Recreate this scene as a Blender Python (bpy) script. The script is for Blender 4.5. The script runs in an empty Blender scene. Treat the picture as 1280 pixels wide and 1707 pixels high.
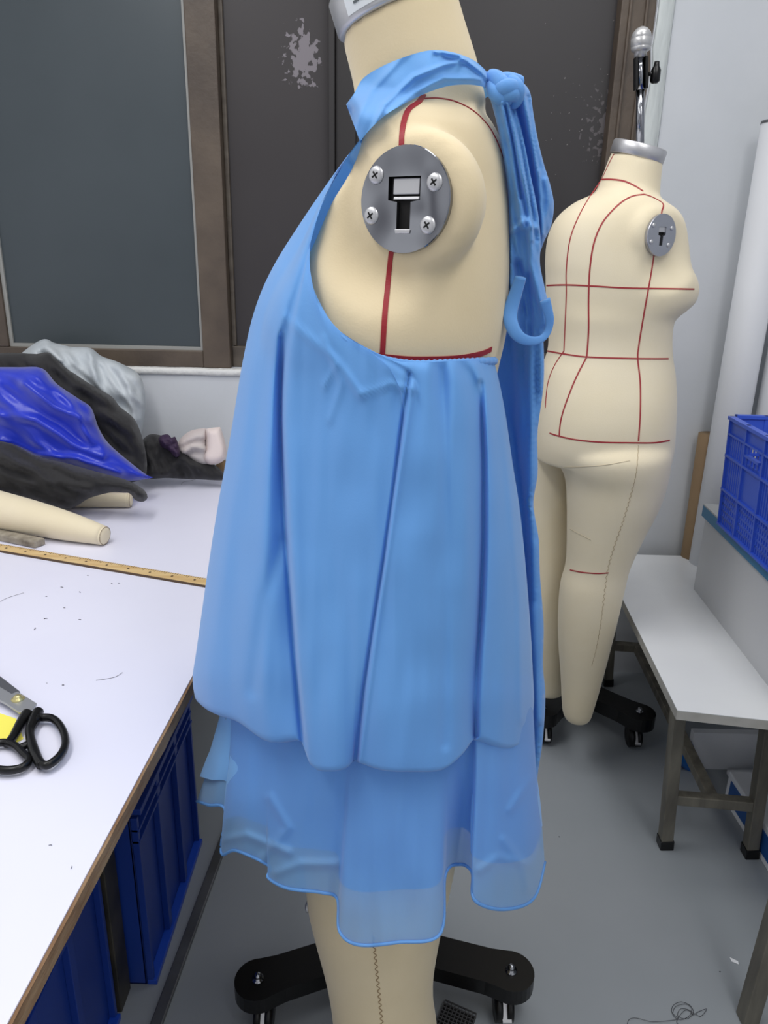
import bpy, bmesh, math, random
from mathutils import Vector, noise
from mathutils.bvhtree import BVHTree
from mathutils.geometry import delaunay_2d_cdt
random.seed(7)
S = bpy.context.scene
COL = S.collection
R = math.radians
# ------------------------------------------------------------ camera, light, exposure
FPX, PIT, ROLL, CH = 1250.0, R(18.9), R(1.25), 1.33
cd = bpy.data.cameras.new('camera'); cam = bpy.data.objects.new('camera', cd); COL.objects.link(cam)
cd.sensor_fit = 'HORIZONTAL'; cd.sensor_width = 36.0; cd.lens = FPX / 1280 * 36.0; cd.clip_start = 0.02
cam.location = (0, 0, CH)
from mathutils import Matrix
cam.rotation_euler = (Matrix.Rotation(R(90) - PIT, 3, 'X') @ Matrix.Rotation(ROLL, 3, 'Z')).to_euler()
S.camera = cam
S.view_settings.view_transform = 'Standard'; S.view_settings.look = 'None'
S.view_settings.gamma = 1; S.view_settings.exposure = 0.0; S.view_settings.use_curve_mapping = False
W = bpy.data.worlds.new('world'); S.world = W; W.use_nodes = True
bg = W.node_tree.nodes['Background']; bg.inputs[0].default_value = (0.95, 0.97, 1.0, 1); bg.inputs[1].default_value = 0.62
_n = W.node_tree.nodes; _l = W.node_tree.links      # the unseen rest of the workroom: uneven bright and dark
_tc = _n.new('ShaderNodeTexCoord'); _nz = _n.new('ShaderNodeTexNoise'); _nz.inputs['Scale'].default_value = 2.2; _nz.inputs['Detail'].default_value = 1.5
_rp = _n.new('ShaderNodeValToRGB'); _rp.color_ramp.elements[0].position = 0.40; _rp.color_ramp.elements[1].position = 0.56
_rp.color_ramp.elements[0].color = (0.42, 0.42, 0.46, 1); _rp.color_ramp.elements[1].color = (1.32, 1.34, 1.38, 1)
_l.new(_tc.outputs['Generated'], _nz.inputs['Vector']); _l.new(_nz.outputs['Fac'], _rp.inputs[0]); _l.new(_rp.outputs[0], bg.inputs[0])
def area(name, loc, size, power, rot=(0, 0, 0), col=(1.0, 0.99, 0.98)):
    l = bpy.data.lights.new(name, 'AREA'); l.shape = 'RECTANGLE'; l.size, l.size_y = size; l.energy = power; l.color = col
    o = bpy.data.objects.new(name, l); COL.objects.link(o); o.location = loc; o.rotation_euler = rot; return o
area('ceiling_tube_light', (-0.9, 0.55, 2.75), (0.35, 1.6), 21)
area('ceiling_tube_light', (0.75, 0.1, 2.75), (0.35, 1.6), 17)
area('ceiling_tube_light', (0.1, 1.45, 2.75), (1.6, 0.35), 9)

# ------------------------------------------------------------ helpers
def ray(px, py):
    u, v = px - 640, py - 853.5; c, s = math.cos(ROLL), math.sin(ROLL)
    a = u * c + v * s; b = -u * s + v * c
    return Vector((a, FPX * math.cos(PIT) - b * math.sin(PIT), -(FPX * math.sin(PIT) + b * math.cos(PIT))))
CAM = Vector((0, 0, CH))
def P(px, py, Y): d = ray(px, py); return CAM + d * (Y / d.y)          # the point seen there at distance Y
def Z(px, py, z): d = ray(px, py); return CAM + d * ((z - CH) / d.z)    # ... at height z
def X(px, py, x): d = ray(px, py); return CAM + d * (x / d.x)
def proj(p):
    z = p[2] - CH; f = p[1] * math.cos(PIT) - z * math.sin(PIT); b = -(p[1] * math.sin(PIT) + z * math.cos(PIT)) * FPX / f
    a = p[0] * FPX / f; c, s = math.cos(ROLL), math.sin(ROLL)
    return 640 + a * c - b * s, 853.5 + a * s + b * c
def s2l(c):
    return tuple(((x / 255) / 12.92 if x / 255 <= 0.04045 else ((x / 255 + 0.055) / 1.055) ** 2.4) for x in c) + (1,)
MATS = {}
def mat(name, rgb, rough=0.6, metal=0.0, noise_amt=0.0, nscale=8.0, rgb2=None, bump=0.0, bscale=60.0, spec=0.5, alpha=1.0, sheen=0.0, stretch=(1, 1, 1), coat=0.0, trans=0.0, lo=0.35, hi=0.65):
    if name in MATS: return MATS[name]
    m = bpy.data.materials.new(name); m.use_nodes = True; nt = m.node_tree; b = nt.nodes['Principled BSDF']
    b.inputs['Base Color'].default_value = s2l(rgb); b.inputs['Roughness'].default_value = rough; b.inputs['Metallic'].default_value = metal
    b.inputs['Specular IOR Level'].default_value = spec; b.inputs['Alpha'].default_value = alpha
    b.inputs['Sheen Weight'].default_value = sheen; b.inputs['Coat Weight'].default_value = coat
    tc = nt.nodes.new('ShaderNodeTexCoord'); mp = nt.nodes.new('ShaderNodeMapping'); mp.inputs['Scale'].default_value = stretch
    nt.links.new(tc.outputs['Object'], mp.inputs[0])
    if rgb2 is not None:
        n = nt.nodes.new('ShaderNodeTexNoise'); n.inputs['Scale'].default_value = nscale; n.inputs['Detail'].default_value = 5
        r = nt.nodes.new('ShaderNodeValToRGB'); r.color_ramp.elements[0].position = lo; r.color_ramp.elements[1].position = hi
        r.color_ramp.elements[0].color = s2l(rgb); r.color_ramp.elements[1].color = s2l(rgb2)
        nt.links.new(mp.outputs[0], n.inputs['Vector']); nt.links.new(n.outputs['Fac'], r.inputs[0]); nt.links.new(r.outputs[0], b.inputs['Base Color'])
    if bump:
        n = nt.nodes.new('ShaderNodeTexNoise'); n.inputs['Scale'].default_value = bscale; n.inputs['Detail'].default_value = 3
        bp = nt.nodes.new('ShaderNodeBump'); bp.inputs['Strength'].default_value = bump; bp.inputs['Distance'].default_value = 0.01
        nt.links.new(mp.outputs[0], n.inputs['Vector']); nt.links.new(n.outputs['Fac'], bp.inputs['Height']); nt.links.new(bp.outputs[0], b.inputs['Normal'])
    if trans:
        out = nt.nodes['Material Output']; tr = nt.nodes.new('ShaderNodeBsdfTranslucent'); tr.inputs[0].default_value = s2l(rgb)
        mx = nt.nodes.new('ShaderNodeMixShader'); mx.inputs[0].default_value = trans
        nt.links.new(b.outputs[0], mx.inputs[1]); nt.links.new(tr.outputs[0], mx.inputs[2]); nt.links.new(mx.outputs[0], out.inputs[0])
    MATS[name] = m; return m
def wloc(o):
    v = Vector((0, 0, 0))
    while o: v = v + Vector(o.location); o = o.parent
    return v
def mesh(name, verts, faces, m, parent=None, smooth=True, origin=None, label=None, cat=None, group=None, kind=None, sub=0, bevel=0):
    verts = [Vector(v) for v in verts]
    if parent is not None: off = wloc(parent); loc = Vector((0, 0, 0))
    else:
        if origin is None:
            lo = [min(v[i] for v in verts) for i in range(3)]; hi = [max(v[i] for v in verts) for i in range(3)]
            origin = ((lo[0] + hi[0]) / 2, (lo[1] + hi[1]) / 2, lo[2])
        off = Vector(origin); loc = off
    me = bpy.data.meshes.new(name); me.from_pydata([v - off for v in verts], [], faces); me.update()
    bm = bmesh.new(); bm.from_mesh(me); bmesh.ops.recalc_face_normals(bm, faces=bm.faces); bm.to_mesh(me); bm.free()
    me.materials.append(m)
    if smooth:
        for p in me.polygons: p.use_smooth = True
    o = bpy.data.objects.new(name, me); COL.objects.link(o); o.parent = parent; o.location = loc
    if bevel:
        b = o.modifiers.new('bevel', 'BEVEL'); b.width = bevel; b.segments = 2; b.limit_method = 'ANGLE'; b.angle_limit = R(40)
    if sub:
        s = o.modifiers.new('subdivision', 'SUBSURF'); s.levels = sub; s.render_levels = sub
    for k, v in (('label', label), ('category', cat), ('group', group), ('kind', kind)):
        if v: o[k] = v
    return o
def root(name, loc, label, cat, group=None):
    o = bpy.data.objects.new(name, None); COL.objects.link(o); o.location = loc; o.empty_display_size = 0.05
    o['label'] = label; o['category'] = cat
    if group: o['group'] = group
    return o
class G:                                       # collects simple shapes for one part
    def __init__(s): s.v = []; s.f = []
    def add(s, v, f): n = len(s.v); s.v += [Vector(q) for q in v]; s.f += [tuple(n + i for i in q) for q in f]; return s
    def box(s, a, b):
        x0, y0, z0 = a; x1, y1, z1 = b
        return s.add([(x0, y0, z0), (x1, y0, z0), (x1, y1, z0), (x0, y1, z0), (x0, y0, z1), (x1, y0, z1), (x1, y1, z1), (x0, y1, z1)],
                     [(0, 3, 2, 1), (4, 5, 6, 7), (0, 1, 5, 4), (1, 2, 6, 5), (2, 3, 7, 6), (3, 0, 4, 7)])
    def prism(s, poly, dz):                    # poly: 3-d points, extruded by vector dz
        n = len(poly); dz = Vector(dz)
        return s.add([Vector(p) for p in poly] + [Vector(p) + dz for p in poly],
                     [tuple(range(n))[::-1], tuple(range(n, 2 * n))] + [(i, (i + 1) % n, n + (i + 1) % n, n + i) for i in range(n)])
    def beam(s, a, b, w, h, up=(0, 0, 1)):
        a, b = Vector(a), Vector(b); d = (b - a).normalized(); up = Vector(up)
        if abs(d.dot(up)) > 0.98: up = Vector((0, 1, 0))
        x = d.cross(up).normalized() * w / 2; y = x.cross(d).normalized() * h / 2
        return s.add([a - x - y, a + x - y, a + x + y, a - x + y, b - x - y, b + x - y, b + x + y, b - x + y],
                     [(0, 3, 2, 1), (4, 5, 6, 7), (0, 1, 5, 4), (1, 2, 6, 5), (2, 3, 7, 6), (3, 0, 4, 7)])
    def rings(s, rings, cap=True):
        n = len(rings[0]); v = [p for r in rings for p in r]; f = []
        for i in range(len(rings) - 1):
            for j in range(n): k = (j + 1) % n; f.append((i * n + j, i * n + k, (i + 1) * n + k, (i + 1) * n + j))
        if cap: f.append(tuple(range(n))[::-1]); f.append(tuple(range((len(rings) - 1) * n, len(rings) * n)))
        return s.add(v, f)
    def tube(s, pts, rad, seg=8, closed=False, flat=1.0, up=(0, 0, 1), cap=True):
        pts = [Vector(p) for p in pts]; n = len(pts); rs = []
        if not hasattr(rad, '__len__'): rad = [rad] * n
        for i, p in enumerate(pts):
            a = pts[(i - 1) % n] if (closed or i) else p; b = pts[(i + 1) % n] if (closed or i < n - 1) else p
            d = (b - a).normalized(); u = Vector(up)
            if abs(d.dot(u)) > 0.95: u = Vector((0, 1, 0.1))
            x = d.cross(u).normalized(); y = x.cross(d)
            rs.append([p + x * (rad[i] * math.cos(t)) + y * (rad[i] * flat * math.sin(t)) for t in [2 * math.pi * k / seg for k in range(seg)]])
        if closed: rs.append(rs[0]); cap = False
        return s.rings(rs, cap)
    def cyl(s, a, b, r0, r1=None, seg=24): return s.tube([a, b], [r0, r0 if r1 is None else r1], seg)
    def lathe(s, base, axis, prof, seg=24):
        base = Vector(base); ax = Vector(axis).normalized(); u = Vector((1, 0, 0)) if abs(ax.x) < 0.9 else Vector((0, 1, 0))
        x = ax.cross(u).normalized(); y = ax.cross(x)
        return s.rings([[base + ax * h + (x * math.cos(t) + y * math.sin(t)) * r for t in [2 * math.pi * k / seg for k in range(seg)]] for h, r in prof])
    def mesh(s, name, m, parent=None, **k): return mesh(name, s.v, s.f, m, parent, **k)
def cr(pts, t):                                # Catmull-Rom through pts, t in 0..len-1
    n = len(pts); i = min(max(int(math.floor(t)), 0), n - 2); u = t - i
    g = lambda k: pts[min(max(k, 0), n - 1)]
    p0, p1, p2, p3 = g(i - 1), g(i), g(i + 1), g(i + 2)
    return tuple(0.5 * (2 * b + (c - a) * u + (2 * a - 5 * b + 4 * c - d) * u * u + (3 * b - a - 3 * c + d) * u ** 3) for a, b, c, d in zip(p0, p1, p2, p3))
def spl(pts, n): return [cr(pts, (len(pts) - 1) * k / (n - 1)) for k in range(n)]
def resample(pts, m):
    q = spl(pts, len(pts) * 10); L = [0]
    for a, b in zip(q, q[1:]): L.append(L[-1] + math.hypot(a[0] - b[0], a[1] - b[1]))
    out = []; k = 0
    for i in range(m):
        t = L[-1] * i / (m - 1)
        while k < len(L) - 2 and L[k + 1] < t: k += 1
        u = (t - L[k]) / max(L[k + 1] - L[k], 1e-9); out.append(tuple(a + (b - a) * u for a, b in zip(q[k], q[k + 1])))
    return out
def lerp_tab(tab, x):
    if x <= tab[0][0]: return tab[0][1]
    for (a, b), (c, d) in zip(tab, tab[1:]):
        if x <= c: return b + (d - b) * (x - a) / (c - a)
    return tab[-1][1]
def seg_dist(px, py, line):
    best = 1e9
    for (x0, y0), (x1, y1) in zip(line, line[1:]):
        dx, dy = x1 - x0, y1 - y0; t = max(0, min(1, ((px - x0) * dx + (py - y0) * dy) / (dx * dx + dy * dy + 1e-9)))
        best = min(best, math.hypot(px - x0 - t * dx, py - y0 - t * dy))
    return best
def pillow(name, outline, base, puff, rpx, m, parent=None, ridges=(), wr=None, step=6, back=0.4, hard=False, **k):
    """soft cloth lump with the given outline, its own distance, thickness and folds"""
    closed = outline + [outline[0]]
    if hard: o2 = resample_lin(closed, max(16, int(perim(closed) / step)))
    else: o2 = resample(closed, max(16, int(perim(closed) / step)))
    o2 = o2[:-1]; n = len(o2)
    xs = [p[0] for p in o2]; ys = [p[1] for p in o2]
    def inside(x, y):
        r = False
        for i in range(n):
            x0, y0 = o2[i]; x1, y1 = o2[(i + 1) % n]
            if (y0 > y) != (y1 > y) and x < (x1 - x0) * (y - y0) / (y1 - y0) + x0: r = not r
        return r
    cl = o2 + [o2[0]]; pts = list(o2); row = 0; y = min(ys)
    while y < max(ys):
        x = min(xs) + (step / 2 if row % 2 else 0)
        while x < max(xs):
            if inside(x, y) and seg_dist(x, y, cl) > step * 0.55: pts.append((x, y))
            x += step
        y += step * 0.87; row += 1
    vs, es, fs, ov, _, _ = delaunay_2d_cdt([Vector(p[:2]) for p in pts], [], [list(range(n))], 1, 1e-5)
    F = []; B = []
    for v in vs:
        d = seg_dist(v.x, v.y, cl); q = min(d / rpx, 1); p = math.sqrt(max(0, 1 - (1 - q) ** 2)); Y = base(v.x, v.y)
        f = puff * p
        for line, amp, w in ridges: f += amp * math.exp(-(seg_dist(v.x, v.y, line) / w) ** 2) * min(1, d / (0.4 * rpx))
        if wr:
            amp, ang, l1, l2 = wr; c, s = math.cos(R(ang)), math.sin(R(ang)); a = v.x * c + v.y * s; b = -v.x * s + v.y * c
            f += amp * (noise.noise(Vector((a / l2, b / l1, 3.3))) + 0.5 * noise.noise(Vector((a / l2 * 2, b / l1 * 2.1, 8.3)))) * min(1, d / (0.5 * rpx))
        F.append(P(v.x, v.y, Y - f)); B.append(P(v.x, v.y, Y + back * puff * p))
    N = len(F); eb = {}
    for f in fs:
        for i in range(len(f)): e = (f[i], f[(i + 1) % len(f)]); eb[e] = 1
    bd = [e for e in eb if (e[1], e[0]) not in eb]
    faces = [tuple(f) for f in fs] + [tuple(i + N for i in f)[::-1] for f in fs] + [(a, b, b + N, a + N) for a, b in bd]
    o = mesh(name, F + B, faces, m, parent, **k)
    bm = bmesh.new(); bm.from_mesh(o.data); bmesh.ops.remove_doubles(bm, verts=bm.verts, dist=1e-5); bmesh.ops.recalc_face_normals(bm, faces=bm.faces); bm.to_mesh(o.data); bm.free()
    return o
def perim(p): return sum(math.hypot(a[0] - b[0], a[1] - b[1]) for a, b in zip(p, p[1:]))
def resample_lin(pts, m):
    out = []
    for a, b in zip(pts, pts[1:]):
        k = max(1, int(round(m * math.hypot(a[0] - b[0], a[1] - b[1]) / perim(pts))))
        out += [(a[0] + (b[0] - a[0]) * i / k, a[1] + (b[1] - a[1]) * i / k) for i in range(k)]
    return out + [pts[-1]]
def ell(c, fx, fy, a0, a1, w, z, n=64, e=2.0, tiltx=0.0):
    """horizontal section: forward axis (fx,fy), depths a0 front / a1 back, half width w"""
    out = []
    for k in range(n):
        t = 2 * math.pi * k / n; cc, ss = math.cos(t), math.sin(t)
        u = math.copysign(abs(cc) ** (2 / e), cc); v = math.copysign(abs(ss) ** (2 / e), ss)
        a = u * (a0 if u > 0 else a1); b = v * w
        out.append(Vector((c[0] + fx * a - fy * b, c[1] + fy * a + fx * b, z + tiltx * a)))
    return out
def bvh_of(objs):
    V = []; F = []
    dg = bpy.context.evaluated_depsgraph_get()
    for o in objs:
        me = o.evaluated_get(dg).to_mesh(); mw = Matrix.Translation(wloc(o)); n = len(V)
        V += [mw @ v.co for v in me.vertices]; F += [tuple(n + i for i in p.vertices) for p in me.polygons]
    return BVHTree.FromPolygons(V, F)
def tape(name, px, tree, w, m, parent, h=0.0008, n=60, **k):
    """a flat tape pinned to the form along the line seen at px"""
    pts = []
    for q in spl([tuple(p) for p in px], n):
        d = ray(q[0], q[1]).normalized(); hit, nr, i, ds = tree.ray_cast(CAM, d)
        if hit is not None:
            if nr.dot(d) > 0: nr = -nr
            pts.append((hit, nr))
    g = G(); v = []; f = []
    for i, (p, nr) in enumerate(pts):
        a = pts[max(i - 1, 0)][0]; b = pts[min(i + 1, len(pts) - 1)][0]; s = (b - a).cross(nr).normalized() * w / 2
        v += [p - s - nr * 0.001, p - s + nr * h, p + s + nr * h, p + s - nr * 0.001]
        if i: o = 4 * i; f += [(o - 4 + j, o - 4 + (j + 1) % 4, o + (j + 1) % 4, o + j) for j in range(4)]
    f += [(0, 1, 2, 3), tuple(len(v) - 4 + j for j in (3, 2, 1, 0))]
    return mesh(name, v, f, m, parent, smooth=False, **k)

def fused(name, gs, m, parent, voxel=0.006, it=12):
    g = G()
    for q in gs: g.add(q.v, q.f)
    o = g.mesh(name, m, parent)
    r = o.modifiers.new('remesh', 'REMESH'); r.mode = 'VOXEL'; r.voxel_size = voxel; r.use_smooth_shade = True
    c = o.modifiers.new('smooth', 'SMOOTH'); c.factor = 0.5; c.iterations = it
    return o
# ------------------------------------------------------------ materials
M_wall = mat('wall_paint', (196, 200, 204), 0.75, rgb2=(204, 207, 211), nscale=3, bump=0.08, bscale=25)
M_floor = mat('floor_paint', (143, 149, 154), 0.42, rgb2=(150, 155, 160), nscale=2.5, bump=0.03, bscale=15)
M_lam = mat('white_laminate', (226, 226, 242), 0.38, rgb2=(229, 229, 244), nscale=4)
M_ply = mat('plywood_edge', (128, 96, 66), 0.75, rgb2=(158, 130, 98), nscale=14, stretch=(4, 1, 4), bump=0.2)
M_frame = mat('window_frame_brown', (70, 60, 52), 0.5, rgb2=(92, 80, 68), nscale=6, bump=0.1)
M_caulk = mat('grey_sealant', (150, 150, 146), 0.7)
M_blk = mat('black_plastic', (13, 13, 14), 0.32, spec=0.35, bump=0.03, bscale=80)
M_dark = mat('dark_steel', (52, 52, 50), 0.5, 0.4, rgb2=(78, 74, 66), nscale=12)
M_old = mat('worn_painted_steel', (96, 92, 84), 0.5, 0.3, rgb2=(126, 122, 110), nscale=10, stretch=(3, 3, 0.6))
M_skin1 = mat('cream_linen', (220, 202, 164), 0.8, rgb2=(225, 208, 172), nscale=6, bump=0.05, bscale=400, sheen=0.2)
M_skin2 = mat('pale_cream_cloth', (226, 213, 182), 0.8, rgb2=(230, 218, 190), nscale=6, bump=0.05, bscale=400, sheen=0.2)
M_red = mat('red_tape', (150, 22, 34), 0.6)
M_red2 = mat('thin_red_tape', (158, 48, 52), 0.6)
M_chrome = mat('chrome', (150, 152, 158), 0.12, 1.0)
M_sat = mat('satin_aluminium', (200, 200, 202), 0.38, 0.75)
M_steelplate = mat('brushed_plate', (178, 180, 188), 0.28, 0.9)
M_hole = mat('slot_interior', (12, 10, 9), 0.8)
M_blue = mat('blue_chiffon', (112, 174, 240), 0.62, bump=0.04, bscale=500, sheen=0.3, trans=0.22, spec=0.3)
M_sheer = mat('sheer_blue_chiffon', (130, 188, 246), 0.6, bump=0.04, bscale=500, sheen=0.3, alpha=0.68, trans=0.25, spec=0.25)
M_hemline = mat('blue_hem_band', (108, 168, 234), 0.6, alpha=0.75)
M_crate = mat('blue_crate_plastic', (50, 84, 190), 0.38, rgb2=(56, 92, 202), nscale=5)
M_tote = mat('navy_tote_plastic', (22, 52, 132), 0.4, rgb2=(25, 58, 142), nscale=4)
M_satin = mat('royal_blue_satin', (10, 44, 190), 0.34, sheen=0.4, bump=0.12, bscale=30)
M_bcloth = mat('black_jersey', (30, 29, 31), 0.8, sheen=0.15, bump=0.15, bscale=30)
M_silver = mat('silver_grey_fabric', (176, 184, 190), 0.5, rgb2=(190, 196, 200), nscale=10, bump=0.2, bscale=40)
M_pink = mat('pinkish_fleece', (206, 192, 190), 0.9, rgb2=(190, 184, 182), nscale=4, bump=0.1, bscale=80)
M_plum = mat('plum_fabric', (52, 32, 62), 0.7, bump=0.3, bscale=50)
M_card = mat('brown_cardboard', (134, 112, 84), 0.85, rgb2=(122, 100, 74), nscale=5)
M_paper = mat('white_roll_paper', (206, 208, 212), 0.6)
M_teal = mat('teal_edge_band', (48, 116, 156), 0.45)
M_stone = mat('grey_stone', (112, 104, 92), 0.55, rgb2=(160, 152, 138), nscale=40, bump=0.3, bscale=60)
M_wood = mat('ruler_wood', (218, 190, 138), 0.5, rgb2=(202, 168, 114), nscale=10, stretch=(1, 6, 1))
M_ink = mat('dark_ink', (60, 42, 30), 0.7)
M_yel = mat('yellow_paper', (240, 230, 96), 0.7)
M_thread = mat('dark_thread', (28, 28, 34), 0.8)
M_white = mat('white_paper', (232, 234, 238), 0.6)
M_bench = mat('bench_laminate', (222, 224, 225), 0.32, rgb2=(218, 220, 222), nscale=5)
M_benchedge = mat('bench_edge', (182, 180, 174), 0.6, rgb2=(168, 166, 158), nscale=20)
M_brass = mat('brass', (206, 196, 140), 0.35, 0.8)
M_blade = mat('scissor_blade', (172, 174, 178), 0.4, 0.6)
def pane_mat(name, rgb, rgb2, spots, rough=0.3):
    m = mat(name, rgb, rough, rgb2=rgb2, nscale=1.2, spec=0.3); nt = m.node_tree; b = nt.nodes['Principled BSDF']
    if spots:
        base = b.inputs['Base Color'].links[0].from_socket; tc = [n for n in nt.nodes if n.type == 'TEX_COORD'][0]
        acc = None
        for (cx, cz, rx, rz, th, col) in spots:
            sub = nt.nodes.new('ShaderNodeMapping'); sub.inputs['Location'].default_value = (-cx / rx, 0, -cz / rz); sub.inputs['Scale'].default_value = (1 / rx, 0, 1 / rz)
            nt.links.new(tc.outputs['Object'], sub.inputs[0])
            ln = nt.nodes.new('ShaderNodeVectorMath'); ln.operation = 'LENGTH'; nt.links.new(sub.outputs[0], ln.inputs[0])
            nz = nt.nodes.new('ShaderNodeTexNoise'); nz.inputs['Scale'].default_value = 70; nz.inputs['Detail'].default_value = 4; nt.links.new(tc.outputs['Object'], nz.inputs['Vector'])
            a = nt.nodes.new('ShaderNodeMath'); a.operation = 'MULTIPLY_ADD'; a.inputs[1].default_value = -th; nt.links.new(ln.outputs['Value'], a.inputs[0]); nt.links.new(nz.outputs['Fac'], a.inputs[2])
            rr = nt.nodes.new('ShaderNodeValToRGB'); rr.color_ramp.elements[0].position = (0.27 if th > .3 else 0.40); rr.color_ramp.elements[1].position = (0.30 if th > .3 else 0.44); nt.links.new(a.outputs[0], rr.inputs[0])
            mx = nt.nodes.new('ShaderNodeMix'); mx.data_type = 'RGBA'; nt.links.new(rr.outputs[0], mx.inputs[0]); nt.links.new(base, mx.inputs[6]); mx.inputs[7].default_value = s2l(col); base = mx.outputs[2]
        nt.links.new(base, b.inputs['Base Color'])
    return m

# ------------------------------------------------------------ the room
WY = 2.25
zb, xl, xr = 1.0, -1.75, 0.672            # window opening: sill height, left and right edge
G().box((-2.6, -1.2, -0.05), (1.9, WY + 0.2, 0)).mesh('floor', M_floor, smooth=False, kind='structure')
g = G(); g.box((-2.6, WY, 0), (1.9, WY + 0.2, zb)); g.box((-2.6, WY, zb), (xl, WY + 0.2, 2.9))
# ragged painted reveal right of the window
zz = [zb + (2.9 - zb) * i / 40 for i in range(41)]
rag = [xr + 0.012 * noise.noise(Vector((0, 0, z * 7))) + 0.006 * noise.noise(Vector((0, 3, z * 22))) for z in zz]
poly = [(1.9, WY, 2.9), (1.9, WY, zb)] + [(x, WY, z) for x, z in zip(rag, zz)]
g.prism(poly, (0, 0.2, 0)); g.mesh('wall_back', M_wall, smooth=False, kind='structure')
G().box((1.9, -1.2, 0), (2.05, WY + 0.2, 2.9)).mesh('wall_right', M_wall, smooth=False, kind='structure')
# lumpy plaster strip beside the window and on the sill line
g = G(); v = []
st = []
for i, z in enumerate(zz):
    x0 = rag[i] + 0.002; x1 = xr + 0.047 - 0.004 * (i % 2) * 0 + 0.003 * noise.noise(Vector((5, 0, z * 5)))
    st.append([Vector((x0, WY + 0.0, z)), Vector((x0 + 0.004, WY - 0.006, z)), Vector((x1 - 0.004, WY - 0.006, z)), Vector((x1, WY + 0.0, z))])
g.rings(st); g.mesh('trim_1', mat('plaster_strip', (206, 212, 210), 0.7, rgb2=(180, 186, 186), nscale=9, bump=0.3, bscale=30, stretch=(3, 1, 0.5)), kind='structure')
g = G(); st = []
for i in range(61):
    x = -2.0 + 2.7 * i / 60; h = 0.005 * noise.noise(Vector((x * 9, 0, 0)))
    st.append([Vector((x, WY + 0.0, zb - 0.022 + h)), Vector((x, WY - 0.008, zb - 0.018 + h)), Vector((x, WY - 0.008, zb - 0.006 + h)), Vector((x, WY + 0.0, zb + 0.002 + h))])
g.rings(st); g.mesh('trim_2', mat('sill_plaster', (214, 214, 212), 0.75, bump=0.4, bscale=50), kind='structure')
D1 = WY + 0.03
# window 1: left sash with its pane set nearest
g = G()
g.box((-0.549, D1 - 0.02, zb), (-0.468, D1 + 0.03, 2.9)); g.box((xl, D1 - 0.02, zb), (-0.549, D1 + 0.02, 1.05)); g.box((-1.21, D1 - 0.02, 1.05), (-1.125, D1 + 0.02, 2.9)); g.box((xl, D1 - 0.02, 2.8), (-0.549, D1 + 0.02, 2.9))
wf = g.mesh('window_1', M_frame, smooth=False, kind='structure', bevel=0.003)
G().box((-1.125, D1 - 0.004, 1.05), (-0.549, D1 + 0.004, 2.8)).mesh('pane', pane_mat('grey_reflection_pane', (66, 73, 77), (74, 81, 85), [], 0.32), wf, smooth=False)  # paler than the other leaves: the glass reflection is put into the base colour
G().box((xl, D1 - 0.004, 1.05), (-1.21, D1 + 0.004, 2.8)).mesh('pane', pane_mat('grey_reflection_pane', (66, 73, 77), (74, 81, 85), [], 0.32), wf, smooth=False)
g = G(); g.box((-1.125, D1 - 0.011, 1.05), (-0.549, D1 - 0.004, 1.06)); g.box((-1.125, D1 - 0.011, 1.06), (-1.115, D1 - 0.004, 2.8)); g.box((-0.5565, D1 - 0.011, 1.06), (-0.549, D1 - 0.004, 2.8))
g.mesh('sealant_line', M_caulk, wf, smooth=False)
# window 2: the dark middle leaf, window 3: right leaf
D2 = WY + 0.06
dk = (58, 55, 56); dk2 = (64, 61, 62)
g = G(); g.box((-0.468, D2 - 0.02, zb), (-0.175, D2 + 0.02, 1.062)); g.box((-0.468, D2 - 0.015, 1.062), (-0.455, D2 + 0.02, 2.9))
wf = g.mesh('window_2', mat('worn_rail', (96, 88, 78), 0.5, rgb2=(76, 68, 60), nscale=7, stretch=(1, 1, 4)), smooth=False, kind='structure', bevel=0.003)
# patch positions in the pane's own coordinates
cp = P(508, 50, D2); pc = ((-0.455 - 0.175) / 2, 1.062)
sp = [(cp.x - pc[0], cp.z - pc[1], 0.055, 0.09, 0.34, (124, 119, 124)), (cp.x - pc[0] - .01, cp.z - pc[1] - 0.18, 0.12, 0.25, 0.30, (120, 114, 112))]
sp[1] = (sp[1][0], sp[1][1], 0.16, 0.30, 0.24, (110, 104, 104))
G().box((-0.455, D2 - 0.004, 1.062), (-0.175, D2 + 0.004, 2.8)).mesh('pane', pane_mat('dark_pane_peeling', dk, dk2, sp[:1], 0.4), wf, smooth=False)
g = G(); g.box((-0.175, D2 - 0.035, zb), (-0.157, D2 + 0.02, 2.9)); g.box((-0.157, D2 - 0.02, zb), (-0.10, D2 + 0.02, 2.9)); g.mesh('trim_3', mat('dark_mullion', (34, 31, 32), 0.5), smooth=False, kind='structure', bevel=0.003)
g = G(); g.box((-0.10, D2 - 0.02, zb), (0.60, D2 + 0.02, 1.06)); g.box((0.585, D1 - 0.02, zb), (0.70, D2 + 0.02, 2.9))
g.box((0.604, D1 - 0.028, zb), (0.612, D1 - 0.02, 2.9)); g.box((0.646, D1 - 0.028, zb), (0.654, D1 - 0.02, 2.9))
wf = g.mesh('window_3', M_frame, smooth=False, kind='structure', bevel=0.003)
c3 = P(990, 170, D2); pc = ((-0.10 + 0.585) / 2, 1.06)
G().box((-0.10, D2 - 0.004, 1.06), (0.585, D2 + 0.004, 2.8)).mesh('pane', pane_mat('dark_pane_specked', (56, 54, 55), (61, 59, 60), [(c3.x - pc[0], c3.z - pc[1], 0.10, 0.15, 0.26, (92, 88, 90))], 0.4), wf, smooth=False)
def fleck(px, py, w, h):
    p = P(px, py, D2 - 0.005); return [(p.x - w, p.y, p.z - h), (p.x + w * .8, p.y, p.z - h * .6), (p.x + w, p.y, p.z + h), (p.x - w * .5, p.y, p.z + h * .7)]
g = G()
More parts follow.
